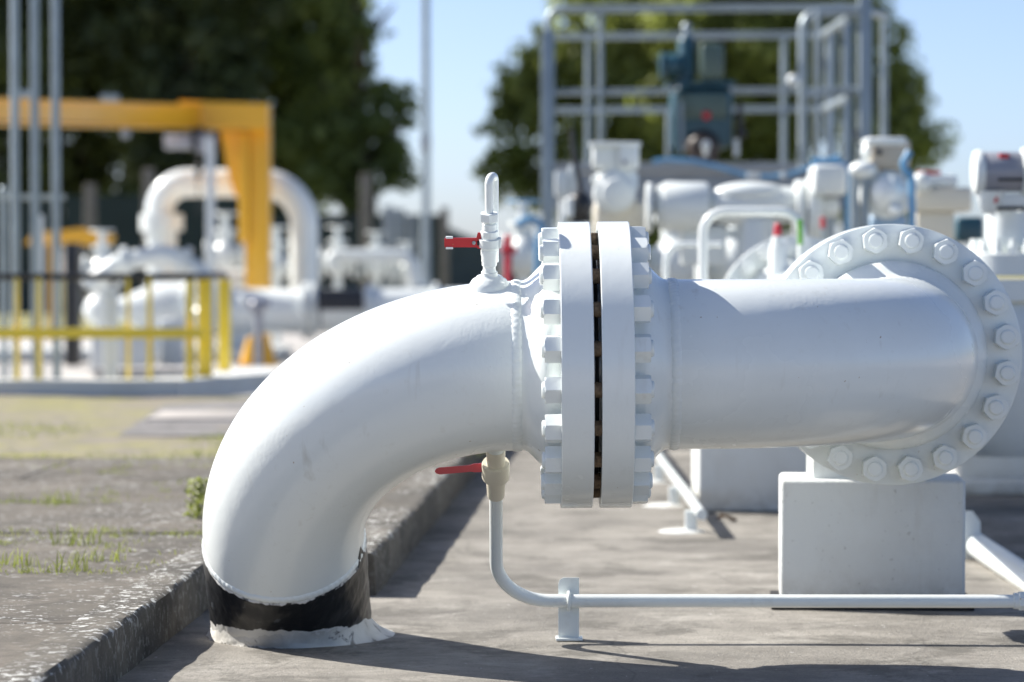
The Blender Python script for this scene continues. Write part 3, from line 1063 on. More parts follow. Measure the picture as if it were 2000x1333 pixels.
# the pair of small pipes running back along the slab
def ground_pipe(x0, D0_, D1, r, z, label, feet, mat):
    t = thing('ground_pipe', label, 'pipe', (x0, D0_, 0), 'small pipes running back along the slab')
    a = Vector((x0, D0_, z)); c_ = Vector((x0, D1, z))
    part('tube', MB().tube([a, a.lerp(c_, .5), c_], r, 20), mat, t, 60)
    for fd in feet:
        x = x0
        part('foot', MB().b2(x - .045, x - .004, fd - .02, fd + .02, .004, z - r * .3, .003), mat, t)
        pm = MB(); pm.lathe([(.085, .001), (.07, .006), (.03, .011)], Matrix.Translation((x - .06, fd, 0)), 18, lambda i, a_: 1 + .25 * noise.noise(Vector((math.cos(a_) * 2, math.sin(a_) * 2, fd))))
        part('mortar_pad', pm, BLOCKW, t)
ground_pipe(.662, 10.9, 16.5, .019, .082, 'small white pipe running back along the slab left of the wide block', (11.15, 12.3, 13.6, 15.0), WHITE)
gp = thing('ground_pipe', 'bluish white pipe slanting toward the lower right corner behind the nearest block', 'pipe', (1.55, 9.9, 0), 'small pipes running back along the slab')
part('tube', MB().tube([pt(1845, 1025, 10.9), pt(1900, 1060, 10.2), pt(2060, 1166, 8.9)], .040, 24), WHITE_B, gp, 60)
m_ = MB(); c0 = pt(1908, 1105, 9.95)
m_.prism([(-.05, 0), (.035, 0), (.035, .12), (.01, .155), (-.05, .155)], 0, .01, Matrix.Translation((c0.x, 10.12, .004)) @ Matrix.Rotation(R(90), 4, 'X'))
part('clamp_plate', m_, WHITE, gp, 30)

# ------------------------------------------------------------------ helpers for equipment behind
def cylX(mb, x0, x1, y0, y1, D, seg=36, bev=.0, rr=None):
    """cylinder lying along x between pixel columns x0..x1, pixel rows y0..y1"""
    a = pt(x0, (y0 + y1) / 2, D); c_ = pt(x1, (y0 + y1) / 2, D)
    r = abs(y1 - y0) / 2 * m_per_px(D)
    L = c_.x - a.x; bev = bev or min(.012, L * .2)
    mb.lathe([(r - bev, 0), (r - bev * .3, bev * .3), (r, bev), (r, L - bev), (r - bev * .3, L - bev * .3), (r - bev, L)], axisM(a, (1, 0, 0)), seg)
    return mb
def cylZ(mb, x0, x1, ytop, ybot, D, seg=36, zbot=None):
    top = pt((x0 + x1) / 2, ytop, D); bot = pt((x0 + x1) / 2, ybot, D)
    zb = bot.z if zbot is None else zbot
    r = abs(x1 - x0) / 2 * m_per_px(D); H = top.z - zb; bev = min(.01, H * .2)
    mb.lathe([(r - bev, 0), (r, bev), (r, H - bev), (r - bev * .3, H - bev * .3), (r - bev, H)], Matrix.Translation((top.x, D, zb)), seg)
    return mb
def cylY(mb, cx, cy, r, D, L, seg=40, dome=0):
    c_ = pt(cx, cy, D); rr = r * m_per_px(D)
    prof = [(rr, L), (rr, .012), (rr - .004, .004), (rr - .012, 0)]
    if dome: prof += [(rr * .7, -dome * .5), (rr * .4, -dome * .85), (.005, -dome)]
    mb.lathe(prof[::-1], axisM(c_, (0, 1, 0)), seg)
    return mb
def boxP(mb, x0, x1, y0, y1, D, depth=.2, bev=.01):
    a = pt(x0, y1, D); c_ = pt(x1, y0, D)
    mb.b2(a.x, c_.x, D, D + depth, a.z, c_.z, bev)
    return mb
def rod(mb, pts, r, D=None, seg=12, fil=0):
    ps = [pt(*p) if len(p) == 3 else pt(p[0], p[1], D) for p in pts]
    if fil: ps = fillet(ps, fil, 7)
    mb.tube(ps, r, seg)
    return mb
def base(x, D, z=0): return (pt(x, 500, D).x, D, z)

def bolt_ring(mb, M, r, n, br, h):
    for k in range(n):
        a = 2 * math.pi * (k + .5) / n
        mb.lathe([(br, 0), (br, h)], M @ Matrix.Translation((r * math.cos(a), r * math.sin(a), 0)), 6)

# ---- steel platform
D = 22.0
st = thing('steel_platform', 'grey galvanised walkway platform with tall handrails behind the valves', 'platform', base(1350, D))
deck = MB(); boxP(deck, 1078, 1662, 318, 336, D + .05, 2.6, .01); boxP(deck, 1078, 1662, 339, 408, D + .1, .06, .004)
part('deck', deck, STEELD, st)
def post(x, y0, y1, r, Dd, mat=STEEL):
    a = pt(x, y0, Dd)
    zb = 0 if y1 is None else pt(x, y1, Dd).z
    part('post', MB().tube([(a.x, Dd, zb), (a.x, Dd, a.z)], r, 16), mat, st, 60)
def box_post(x, y0, r, Dd):
    a = pt(x, y0, Dd)
    part('post', MB().b2(a.x - r, a.x + r, Dd - r, Dd + r, 0, a.z, .008), STEEL, st)
part('handrail', rod(MB(), [(1071, 70, D), (1071, 19, D), (1700, 14, D)], .027, fil=.14), STEEL, st, 60)
box_post(1070, 60, .045, D)
part('handrail', rod(MB(), [(1075, 181, D), (1700, 176, D)], .022), STEEL, st, 60)
part('handrail', rod(MB(), [(1085, 72, D + 2.4), (1606, 68, D + 2.4)], .026), STEEL, st, 60)
part('handrail', rod(MB(), [(1085, 216, D + 2.4), (1606, 213, D + 2.4)], .024), STEEL, st, 60)
post(1148, 72, 330, .020, D + 2.4); post(1173, 22, 330, .018, D); post(1531, 72, 330, .022, D + 2.4)
post(1597, 20, None, .020, D - .3); post(1622, 60, None, .040, D + 2.3); box_post(1655, 20, .036, D + 1.6); box_post(1690, -60, .045, D)
post(1727, 30, None, .026, D + 1.2)
part('hoop', rod(MB(), [(1568, 330, D - .2), (1568, 26, D - .2), (1690, 22, D)], .032, fil=.12), STEEL, st, 60)
part('hoop', rod(MB(), [(1695, 24, D + .1), (1727, 30, D + 1.2)], .03), STEEL, st, 60)
part('brace', rod(MB(), [(1606, 69, D + 2.3), (1657, 36, D)], .028), STEEL, st, 60)
part('brace', rod(MB(), [(1610, 213, D + 2.3), (1658, 190, D)], .026), STEEL, st, 60)
part('brace', rod(MB(), [(1566, 186, D - .2), (1620, 180, D), (1690, 177, D)], .030), STEEL, st, 60)
part('brace', rod(MB(), [(1672, 255, D), (1702, 330, D)], .024), BLACK, st, 60)
m_ = MB(); m_.ball(pt(1549, 157, D - .4), .042); m_.lathe([(.02, 0), (.02, .12)], axisM(pt(1549, 157, D - .35), (0, 1, 0)), 12)
solo('lamp', m_, WHITE_B, 'small round white lamp fixed to the platform handrail', 'lamp')
# ---- blue actuator on the platform
D = 21.2
ba = thing('blue_actuator', 'teal blue motorised valve actuator standing on the platform', 'actuator', (pt(1372, 312, D).x, D, pt(1372, 312, D).z))
m_ = MB(); boxP(m_, 1312, 1432, 172, 288, D, .36, .04)
part('gear_housing', m_, TEAL, ba, 50)
part('cover', boxP(MB(), 1326, 1422, 182, 232, D - .03, .05, .012), TEALG, ba, 50)
m_ = MB(); c_ = pt(1372, 282, D); m_.lathe([(.26, 0), (.26, .03), (.16, .05), (.13, .08)], axisM((c_.x, D - .0, c_.z + .0), (0, -1, 0)), 32)
m_ = MB().lathe([(.115, 0), (.115, .02), (.09, .05), (.08, .07), (.03, .08)], axisM((c_.x, D, c_.z - .02), (0, -1, 0)), 32)
part('drive_cover', m_, plain('brown housing', (.05, .035, .03), .5), ba)
m_ = MB(); m_.ball(pt(1379, 284, D - .12), .033); m_.tube([pt(1379, 284, D - .12), pt(1379, 305, D - .12)], .016)
part('drain_plug', m_, WHITE_B, ba)
part('top_plate', boxP(MB(), 1303, 1438, 158, 170, D - .03, .44, .02), TEAL, ba)
m_ = MB(); cylZ(m_, 1324, 1358, 82, 158, D + .1); m_.ball(pt(1341, 84, D + .1), .058)
part('motor', m_, TEAL, ba)
m_ = MB(); cylX(m_, 1300, 1330, 105, 150, D + .05); cylX(m_, 1289, 1298, 103, 156, D + .05)
part('handwheel', m_, TEAL, ba)
m_ = MB(); boxP(m_, 1368, 1414, 84, 154, D - .05, .2, .02); part('control_box', m_, TEALG, ba, 50)
m_ = MB(); cylZ(m_, 1334, 1350, 55, 78, D + .1); m_.ball(pt(1341, 54, D + .1), .035)
part('position_indicator', m_, STEEL, ba)
m_ = MB(); m_.ball(pt(1380, 226, D - .05), .03); part('indicator_knob', m_, RED, ba)
m_ = MB(); rod(m_, [(1320, 300), (1322, 175), (1345, 162)], .016, D - .08, 10, .06); part('hose', m_, TEAL, ba, 60)
m_ = MB(); rod(m_, [(1305, 306), (1305, 222)], .016, D - .05); rod(m_, [(1332, 300), (1330, 200)], .014, D - .08); part('conduit', m_, STEEL, ba, 60)
m_ = MB(); m_.ball(pt(1448, 262, D), .035); rod(m_, [(1445, 200), (1446, 262)], .02, D); part('side_switch', m_, BLACK, ba)
m_ = MB(); rod(m_, [(1438, 272), (1438, 306)], .018, D); part('side_rod', m_, WHITE_B, ba)
m_ = MB(); cylZ(m_, 1355, 1400, 286, 318, D + .15); part('neck', m_, BLACK, ba)
# ---- sagging blue hoses
hp = [(1275, 316), (1300, 312), (1352, 314), (1400, 326), (1450, 341), (1500, 346), (1545, 341), (1600, 322), (1640, 306)]
mb = MB().tube([pt(x, y, 18.4) for x, y in hp], .014, 12)
solo('air_hose', mb, BLUE, 'long sagging blue hose in front of the grey platform deck', 'hose')
for x, y, lb in ((1472, 344, 'wider pale clip at the lowest point of the sagging blue hose'), (1530, 342, 'small pale clip right of the wider one on the blue hose')):
    solo('hose_clip', MB().box(pt(x, y, 18.38), (.075 if x < 1500 else .03, .04, .035), None, .008), WHITE_B, lb, 'clip')


# ---- valve assembly with twin housings (left of centre)
D = 16.0
va = thing('valve_actuator', 'white valve actuator with round front cover directly behind the flange joint', 'actuator', base(1205, D), 'white valve actuators')
m_ = MB(); boxP(m_, 1157, 1208, 282, 330, D, .16, .02); boxP(m_, 1206, 1249, 280, 332, D - .03, .2, .02); boxP(m_, 1153, 1252, 277, 286, D - .04, .22, .005)
part('head_housing', m_, WHITE_B, va, 50)
part('cable_gland', MB().lathe([(.012, 0), (.012, .03)], axisM(pt(1220, 318, D - .03), (0, -1, 0)), 12), GREYP, va)
m_ = MB(); cylZ(m_, 1175, 1240, 328, 350, D + .08); cylZ(m_, 1164, 1246, 338, 372, D + .1); part('neck', m_, WHITE_B, va)
m_ = MB(); cylY(m_, 1201, 378, 41, D - .02, .26); part('gear_case', m_, WHITE_B, va)
m_ = MB(); cylY(m_, 1207, 380, 33, D - .06, .05); part('round_cover', m_, WHITE_B, va, label='round cover plate on the front')
m_ = MB(); boxP(m_, 1160, 1262, 392, 470, D + .03, .25, .03); part('lower_body', m_, TANP if 0 else CREAM, va, 50)
m_ = MB(); cylX(m_, 1155, 1170, 344, 362, D + .05); part('lug', m_, WHITE_B, va)
m_ = MB(); cylZ(m_, 1172, 1248, 470, 500, D + .12, zbot=0); part('pedestal', m_, WHITE_B, va)
# ---- dark hand lever valve
D = 17.2
lv = thing('lever_valve', 'black valve with a long upright black lever beside the grey post', 'valve', base(1125, D))
m_ = MB(); rod(m_, [(1116, 252), (1121, 300), (1129, 345), (1141, 402)], .015, D); part('lever', m_, BLACK, lv, 60)
m_ = MB(); m_.ball(pt(1132, 402, D + .02), .07, 16, (1, 1, 1.15)); boxP(m_, 1112, 1155, 396, 450, D + .03, .1, .02); cylZ(m_, 1118, 1146, 440, 500, D + .08, zbot=0); part('valve_body', m_, BLACK, lv)
m_ = MB(); cylZ(m_, 1103, 1120, 392, 426, D - .1); m_.ball(pt(1111.5, 393, D - .1), .024); rod(m_, [(1104, 440), (1160, 440)], .01, D - .1); part('white_cap', m_, WHITE_B, lv)
m_ = MB(); boxP(m_, 1084, 1110, 334, 384, D + .4, .12, .01); boxP(m_, 1112, 1126, 322, 384, D + .42, .12, .01)
cylZ(m_, 1092, 1104, 384, 480, D + .46, zbot=0)
solo('junction_box', m_, WHITE_B, 'pale grey junction boxes on a stand beside the black lever', 'box')
# ---- horizontal gearbox actuator
D = 15.6
gb = thing('gearbox_actuator', 'large white horizontal drum actuator between the two upright valves', 'actuator', base(1440, D), 'white valve actuators')
m_ = MB(); cylX(m_, 1291, 1384, 356, 452, D + .1, 48, .02); cylX(m_, 1283, 1292, 362, 446, D + .1); part('spring_drum', m_, WHITE_B, gb)
m_ = MB(); cylX(m_, 1262, 1273, 357, 455, D + .1); part('end_flange', m_, WHITE_B, gb)
cylX(MB(), 1270, 1292, 395, 415, D + .1)
part('shaft', cylX(MB(), 1272, 1284, 392, 420, D + .1), WHITE_B, gb)
a = pt(1384, 405, D + .1); c_ = pt(1560, 400, D + .1); L = c_.x - a.x; q = m_per_px(D)
part('yoke', MB().lathe([(20 * q, 0), (30 * q, L * .05), (38 * q, L * .22), (42 * q, L * .5), (38 * q, L * .75), (34 * q, L)], axisM(a, (c_ - a)), 40), WHITE_B, gb)
part('top_cover', MB().ball(pt(1465, 378, D + .1), .14, 24, (1.35, .8, .42)), WHITE_B, gb)
m_ = MB(); cylX(m_, 1552, 1570, 352, 470, D + .1); cylX(m_, 1574, 1602, 346, 480, D + .1); part('end_flange', m_, WHITE_B, gb)
part('motor', cylX(MB(), 1602, 1638, 386, 425, D, 30, .015), WHITE_B, gb)
part('control_box', boxP(MB(), 1589, 1655, 322, 382, D - .12, .3, .022), WHITE_B, gb, 50)
m_ = MB(); boxP(m_, 1330, 1420, 440, 520, D + .1, .22, .02); part('mount', m_, WHITE_B, gb)
m_ = MB(); cylZ(m_, 1440, 1520, 430, 500, D + .1, zbot=0); part('pedestal', m_, WHITE_B, gb)
m_ = MB(); bolt_ring(m_, axisM(pt(1440, 452, D - .1), (0, -1, 0)), .08, 8, .012, .02)
mb = MB(); rod(mb, [(1585, 314), (1640, 316), (1655, 330), (1655, 480)], .016, D - .0, 12, .04)
solo('air_hose', mb, BLUE, 'blue hose curving over the white control box and straight down', 'hose')
# ---- valve with tan head
D = 14.8
vc = thing('valve_actuator', 'white round faced valve actuator with aged beige head and blue hose', 'actuator', base(1735, D), 'white valve actuators')
m_ = MB(); boxP(m_, 1700, 1779, 272, 330, D, .2, .02); part('head_housing', m_, TANP, vc, 50)
m_ = MB(); boxP(m_, 1692, 1772, 268, 284, D - .02, .24, .015); m_.ball(pt(1702, 296, D + .06), .05); part('lid', m_, WHITE_B, vc, 50)
part('cable_gland', MB().lathe([(.014, 0), (.014, .03)], axisM(pt(1716, 298, D), (0, -1, 0)), 12), BLACK, vc)
m_ = MB(); cylZ(m_, 1712, 1770, 328, 345, D + .1); part('neck', m_, TANP, vc)
m_ = MB(); cylY(m_, 1734, 380, 48, D + .02, .2, 48); part('gear_case', m_, WHITE_B, vc)
m_ = MB(); cylY(m_, 1737, 377, 34, D - .05, .08, 40, .05); part('domed_cover', m_, WHITE, vc)
m_ = MB(); cylY(m_, 1750, 410, 12, D - .1, .12, 24, .02); part('shaft_cap', m_, WHITE, vc)
m_ = MB(); boxP(m_, 1700, 1772, 420, 480, D + .05, .2, .02); cylZ(m_, 1705, 1765, 470, 500, D + .15, zbot=0); part('lower_body', m_, BLUEP, vc, 50)
m_ = MB(); rod(m_, [(1668, 326), (1668, 470)], .018, D); rod(m_, [(1690, 330), (1690, 470)], .02, D); part('guide_rod', m_, STEEL, vc, 60)
m_ = MB(); m_.ball(pt(1686, 332, D), .062, 20, (1.1, 1, .7)); part('rod_cap', m_, WHITE_B, vc)
m_ = MB(); rod(m_, [(1777, 296), (1764, 318), (1768, 334), (1781, 345), (1782, 480)], .018, D - .1, 12, .03); part('hose', m_, BLUE, vc, 60)
# ---- cream box
D = 15.2
cb = thing('valve_gearbox', 'cream coloured box gearbox on a pedestal, second from the right edge', 'gearbox', base(1840, D))
part('housing', boxP(MB(), 1786, 1900, 366, 414, D, .34, .02), CREAM, cb, 50)
m_ = MB(); boxP(m_, 1790, 1872, 342, 366, D + .02, .28, .02); m_.ball(pt(1800, 356, D), .05); part('lid', m_, WHITE_B, cb, 50)
part('nameplate', boxP(MB(), 1796, 1838, 334, 341, D + .04, .1, .004), RED, cb)
m_ = MB(); boxP(m_, 1790, 1865, 414, 470, D + .04, .2, .01); boxP(m_, 1795, 1862, 470, 560, D + .04, .2, .01); m_.b2(pt(1795, 500, D).x, pt(1862, 500, D).x, D + .05, D + .24, 0, .85); part('pedestal', m_, CREAM, cb, 50)
part('teal_motor', boxP(MB(), 1868, 1922, 424, 474, D + .9, .3, .02), TEAL, cb, 50)
# ---- grey instrument at the right edge
D = 12.0
ie = thing('instrument', 'grey cylindrical instrument with red patches at the right edge', 'instrument', base(1965, D))
part('case', cylX(MB(), 1912, 1996, 297, 376, D, 40, .01), GREYP, ie)
part('end_cap', cylX(MB(), 1900, 1922, 293, 381, D, 40, .015), WHITE_B, ie, label='white end cap')
part('end_cap', cylX(MB(), 1994, 2030, 288, 384, D, 40, .01), WHITE_B, ie, label='white end cap')
q = m_per_px(D)
m_ = MB(); c_ = pt(1957, 300, D); m_.box((c_.x, D - .035, c_.z - .012), (.038, .05, .022), None, .003); part('red_label', m_, RED, ie)
m_ = MB(); c_ = pt(1972, 352, D); m_.box((c_.x, D - .070, c_.z), (.11, .012, .012)); part('slot_bar', m_, BLACK, ie)
m_ = MB(); a = pt(1928, 384, D); m_.lathe([(.012, -.07), (.035, -.055), (.052, 0), (.06, .02)], Matrix.Translation((a.x + .01, D, a.z - .0)), 24); part('elbow_neck', m_, WHITE, ie)
part('bracket', boxP(MB(), 1940, 2010, 378, 404, D - .02, .12, .006), WHITE_B, ie)
part('bracket_plate', boxP(MB(), 1944, 2012, 405, 411, D - .03, .16, .002), BLACK, ie)
m_ = MB(); m_.ball(pt(1944, 387, D - .04), .014, 12, (.8, .6, 1.5)); part('red_cap', m_, RED, ie)
D = 12.3
cf = thing('bolted_column', 'white bolted valve column below the grey instrument at the right edge', 'valve', base(1968, D))
m_ = MB(); cylZ(m_, 1924, 2012, 412, 492, D); part('bonnet', m_, WHITE_B, cf)
for k in range(12):
    a = 2 * math.pi * k / 12; c_ = pt(1968, 418, D)
    part('bolt', MB().lathe([(.014, 0), (.014, .03), (.009, .032), (.009, .045)], Matrix.Translation((c_.x + .088 * math.cos(a), D + .088 * math.sin(a), c_.z + .005)), 8), WHITE, cf)
c_ = pt(1968, 492, D)
for k in range(14):
    a = 2 * math.pi * (k + .5) / 14
    part('bolt', MB().lathe([(.020, 0), (.020, .03), (.012, .032), (.012, .055)], Matrix.Translation((c_.x + .135 * math.cos(a), D + .135 * math.sin(a), c_.z - .005)), 6), WHITE, cf)
part('flange', MB().lathe([(.165, -.09), (.17, -.085), (.17, -.005), (.165, 0)], Matrix.Translation((c_.x, D, c_.z - .005)), 40), WHITE_B, cf)
part('flange', MB().lathe([(.165, -.19), (.17, -.185), (.17, -.11), (.165, -.105)], Matrix.Translation((c_.x, D, c_.z - .005)), 40), WHITE_B, cf)
part('valve_body', MB().lathe([(.14, -.8), (.20, -.72), (.21, -.5), (.2, -.3), (.13, -.2)], Matrix.Translation((c_.x, D, c_.z)), 40), WHITE_B, cf)
# pale plinth behind on the right
mb = MB().b2(1.86, 4.2, 13.0, 14.2, 0, .40, .012)
solo('plinth', mb, BLOCKW, 'long pale painted plinth at the right edge behind the face on flange', 'plinth', smooth=50)
mb = MB().b2(1.84, 4.3, 12.86, 12.995, 0, .06, .008)
solo('plinth_step', mb, BLOCKW, 'low pale kerb strip along the foot of the long plinth', 'kerb strip', smooth=50)

# ---- white tube loops
D = 12.6
mb = rod(MB(), [(1373, 700), (1373, 413), (1566, 413), (1566, 560)], .0185, D, 20, .09)
solo('tube_loop', mb, WHITE, 'tall white tube loop bent square above the big pipe', 'tube', 'white tube loops', smooth=60)
mb = rod(MB(), [(1300, 700), (1300, 478), (1372, 478), (1410, 478)], .0135, D + .6, 18, .07)
solo('tube_loop', mb, WHITE, 'lower smaller white tube loop left of the tall one', 'tube', 'white tube loops', smooth=60)
D = 13.0
nz = thing('test_point', 'small white nozzle with a red cap behind the big pipe', 'nozzle', (pt(1519, 480, D).x, D, pt(1519, 560, D).z))
part('nozzle', cylZ(cylZ(MB(), 1507, 1531, 462, 480, D), 1502, 1537, 478, 560, D), WHITE, nz)
m_ = MB(); a = pt(1519, 461, D); m_.lathe([(.017, 0), (.0175, .02), (.013, .045), (.006, .055)], Matrix.Translation((a.x, D, a.z)), 20); part('cap', m_, RED, nz, label='red cap')
gh = thing('taped_lever', 'bright green upright tag on the tall white tube loop', 'tag', (pt(1563, 478, 12.5).x, 12.55, pt(1563, 478, 12.5).z))
part('tag', boxP(MB(), 1558, 1568, 429, 478, 12.5, .012, .003), GREEN, gh)
mb = rod(MB(), [(1607, 424), (1607, 446)], .012, 15); 
rs = thing('marker_rod', 'thin grey rod with a red tip under the white motor', 'rod', (pt(1607, 540, 15).x, 15, 0))
part('tip', mb, RED, rs); part('rod', MB().tube([(pt(1607, 500, 15).x, 15, 0), pt(1607, 446, 15)], .009, 10), STEEL, rs)

# ---- generic flanged valve used for pipework farther back
def flanged_valve(x, y, D, sc_, label, wheel=True, bonnet=1.0, mat=WHITE_B, mw=None):
    c_ = pt(x, y, D)
    t = thing('flanged_valve', label, 'valve', (c_.x, D, 0), 'white valves in the pipework behind')
    s = sc_
    m = MB().lathe([(.13 * s, -.2 * s), (.14 * s, -.15 * s), (.22 * s, -.08 * s), (.24 * s, 0), (.22 * s, .08 * s), (.14 * s, .15 * s), (.13 * s, .2 * s)], axisM(c_, (1, 0, 0)), 28)
    part('valve_body', m, mat, t)
    for sg in (-1, 1):
        part('flange', MB().lathe([(.24 * s, 0), (.245 * s, .005), (.245 * s, .045 * s), (.24 * s, .05 * s)], axisM(c_ + Vector((sg * .25 * s - .025 * s, 0, 0)), (1, 0, 0)), 28), mat, t)
    zt = c_.z + .2 * s
    part('bonnet', MB().lathe([(.11 * s, 0), (.11 * s, .12 * s * bonnet), (.16 * s, .13 * s * bonnet), (.16 * s, .18 * s * bonnet), (.06 * s, .19 * s * bonnet), (.05 * s, .36 * s * bonnet), (.07 * s, .37 * s * bonnet), (.05 * s, .42 * s * bonnet)], Matrix.Translation((c_.x, D, zt)), 24), mat, t)
    if wheel:
        ps = [Vector((c_.x + .17 * s * math.cos(a), D + .17 * s * math.sin(a), zt + .40 * s * bonnet)) for a in [2 * math.pi * k / 24 for k in range(25)]]
        m = MB().tube(ps, .016 * s, 8)
        for k in range(3):
            a = k * math.pi / 3
            m.tube([(c_.x - .17 * s * math.cos(a), D - .17 * s * math.sin(a), zt + .40 * s * bonnet), (c_.x + .17 * s * math.cos(a), D + .17 * s * math.sin(a), zt + .40 * s * bonnet)], .011 * s, 6)
        part('handwheel', m, mw or mat, t, 60)
    part('pedestal', MB().tube([(c_.x, D, 0), (c_.x, D, c_.z - .18 * s)], .07 * s, 14), mat, t)
    return t
flanged_valve(1440, 520, 17.0, .8, 'white flanged valve behind the tall tube loop', False, .3)
flanged_valve(1320, 520, 18.5, .8, 'white flanged valve behind the smaller tube loop', False)
flanged_valve(1022, 500, 19.0, .55, 'small white valve just left of the flange joint in the distance', True, 1, WHITE_B, BLUE)
# red and blue items left of the flange joint
D = 18.0
rh = thing('hydrant', 'small red hydrant in the distance between vent valve and flange', 'hydrant', base(993, D))
m_ = MB(); cylZ(m_, 986, 1000, 468, 500, D, zbot=0); m_.ball(pt(993, 467, D), .024); part('barrel', m_, RED, rh)
m_ = MB(); cylX(m_, 978, 1010, 482, 496, D); part('outlet', m_, RED, rh)
mb = rod(MB(), [(1008, 440), (1035, 425), (1060, 438), (1052, 470), (1048, 560)], .022, 18.6, 12, .06)
solo('air_hose', mb, BLUE, 'thick blue hose looping down left of the flange joint', 'hose')

# ------------------------------------------------------------------ left: poles
z1p = .0
D = 20.4
vp = [(27, 9.5), (66, 9.5), (107, 9.5)]
proto = None
labs = ['leftmost of the three tall thin grey poles', 'middle one of the three tall thin grey poles', 'rightmost of the three tall thin grey poles']
for i, (x, r) in enumerate(vp):
    a = pt(x, -260, D)
    mb = MB().tube([(a.x, D, z1p), (a.x, D, a.z)], r * m_per_px(D) * .9, 16)
    solo('tall_pole', mb, STEEL, labs[i], 'pole', 'tall thin poles at the left', smooth=60)
mb = rod(MB(), [(-20, 386), (128, 386)], .018, D + .06)
solo('cross_bar', mb, STEEL, 'short horizontal grey bar tying the three poles together', 'bar', smooth=60)
a = pt(7, 372, D + .3)
mb = MB().tube([(a.x, D + .3, z1p), (a.x, D + .3, a.z)], .02, 14); mb.ball(a, .03)
solo('short_pole', mb, STEEL, 'short grey pole with rounded top at the left picture edge', 'pole', smooth=60)
a = pt(74, 420, D + 4)
solo('white_post', MB().tube([(a.x, D + 4, 0), (a.x, D + 4, a.z)], .045, 14), WHITE_B, 'pale post standing right behind the middle tall pole', 'post', smooth=60)
a = pt(214, 560, 20.3)
solo('white_post', MB().b2(a.x - .045, a.x + .045, 20.3, 20.4, 0, a.z, .01), WHITE_B, 'pale square post behind the yellow railing', 'post')

# slab with railing
D = 19.4
mb = MB(); z1 = .215
mb.prism([(-9, 19.35), (-2.05, 19.35), (-1.58, 20.5), (-1.52, 21.4), (-1.95, 21.4), (-2.0, 20.5), (-2.3, 19.62), (-9, 19.62)], .09, z1)
solo('railing_plinth', mb, BLOCKW, kind='structure')
rl = thing('railing', 'yellow guard railing with black top rail on the low concrete edge', 'railing', (-4, 19.6, z1))
def rpost(px_, Dd, wpx, y0, mat=YELLOW):
    a = pt(px_, y0, Dd); hw = wpx / 2 * m_per_px(Dd)
    part('railing_post', MB().b2(a.x - hw, a.x + hw, Dd - .02, Dd + .02, z1, a.z, .004), mat, rl)
ztop = pt(300, 541, 19.5).z
rpost(371, 19.52, 15, 543); rpost(400, 20.0, 28, 545); rpost(438, 20.9, 24, 546)
for x, wd in ((33, 8), (76, 9), (250, 7), (292, 9), (-30, 9)): rpost(x, 19.5, wd, 543)
part('top_rail', MB().tube([(pt(-60, 500, 19.5).x, 19.5, ztop), (pt(372, 500, 19.5).x, 19.5, ztop), (pt(440, 500, 20.9).x, 20.9, ztop)], .022, 14), BLACK, rl, 60)
zm = pt(300, 650, 19.6).z
part('mid_rail', MB().b2(pt(-60, 500, 19.6).x, pt(400, 500, 19.6).x, 19.445, 19.478, zm - .032, zm + .032, .004), YELLOW, rl)

# ------------------------------------------------------------------ pipework left of the centre
D = 30.0
q = m_per_px(D)
hp_ = thing('header_pipe', 'long white horizontal pipeline far behind the elbow', 'pipe', base(600, D))
part('pipe_run', cylX(MB(), 440, 1010, 564, 652, D, 40), WHITE, hp_)
for (x0, x1, y0, y1) in ((590, 604, 552, 664), (608, 618, 552, 664), (716, 726, 555, 661), (846, 856, 552, 664), (362, 374, 545, 668)):
    part('flange', cylX(MB(), x0, x1, y0, y1, D, 36), WHITE_B, hp_)
part('reducer', MB().lathe([(20 * q, 0), (26 * q, 20 * q), (48 * q, 70 * q), (52 * q, 110 * q), (52 * q, 218 * q)], axisM(pt(225, 604, D), (1, 0, 0)), 36), WHITE_B, hp_)
part('end_cap', MB().lathe([(.02, 0), (22 * q, 8 * q), (33 * q, 24 * q), (37 * q, 50 * q)], axisM(pt(163, 606, D), (1, 0, 0)), 32), WHITE_B, hp_)
for x in (300, 470, 760): part('saddle', MB().b2(pt(x - 22, 500, D).x, pt(x + 22, 500, D).x, D - .1, D + .15, 0, .27, .01), WHITE_B, hp_)
mb = boxP(MB(), 619, 711, 565, 606, 29.4, .02, .004)
mb.tube([pt(625, 606, 29.4), pt(625, 640, 29.4)], .01, 6)
solo('black_sheet', mb, NAVY, 'black rubber sheet hung over the far white pipeline', 'sheet')
# U-shaped loop
D = 32
up = thing('pipe_loop', 'big white pipe loop arching behind the yellow crane column', 'pipe', base(450, D))
r_ = 28 * m_per_px(D)
pts_ = fillet([pt(312, 470, D), pt(312, 358, D), pt(594, 358, D), pt(594, 640, D)], 82 * m_per_px(D), 14)
part('loop_tube', MB().tube(pts_, r_, 32), WHITE, up, 60)
part('flange', MB().lathe([(42 * m_per_px(D), 0), (42 * m_per_px(D), .09)], Matrix.Translation(pt(316, 452, D)), 30), WHITE_B, up)
part('flange', MB().lathe([(42 * m_per_px(D), 0), (42 * m_per_px(D), .09)], Matrix.Translation(pt(316, 436, D)), 30), WHITE_B, up)
part('lower_tube', MB().tube([pt(316, 450, D), (pt(316, 450, D).x, D, .3)], r_ * 1.05, 28), WHITE_B, up, 60)
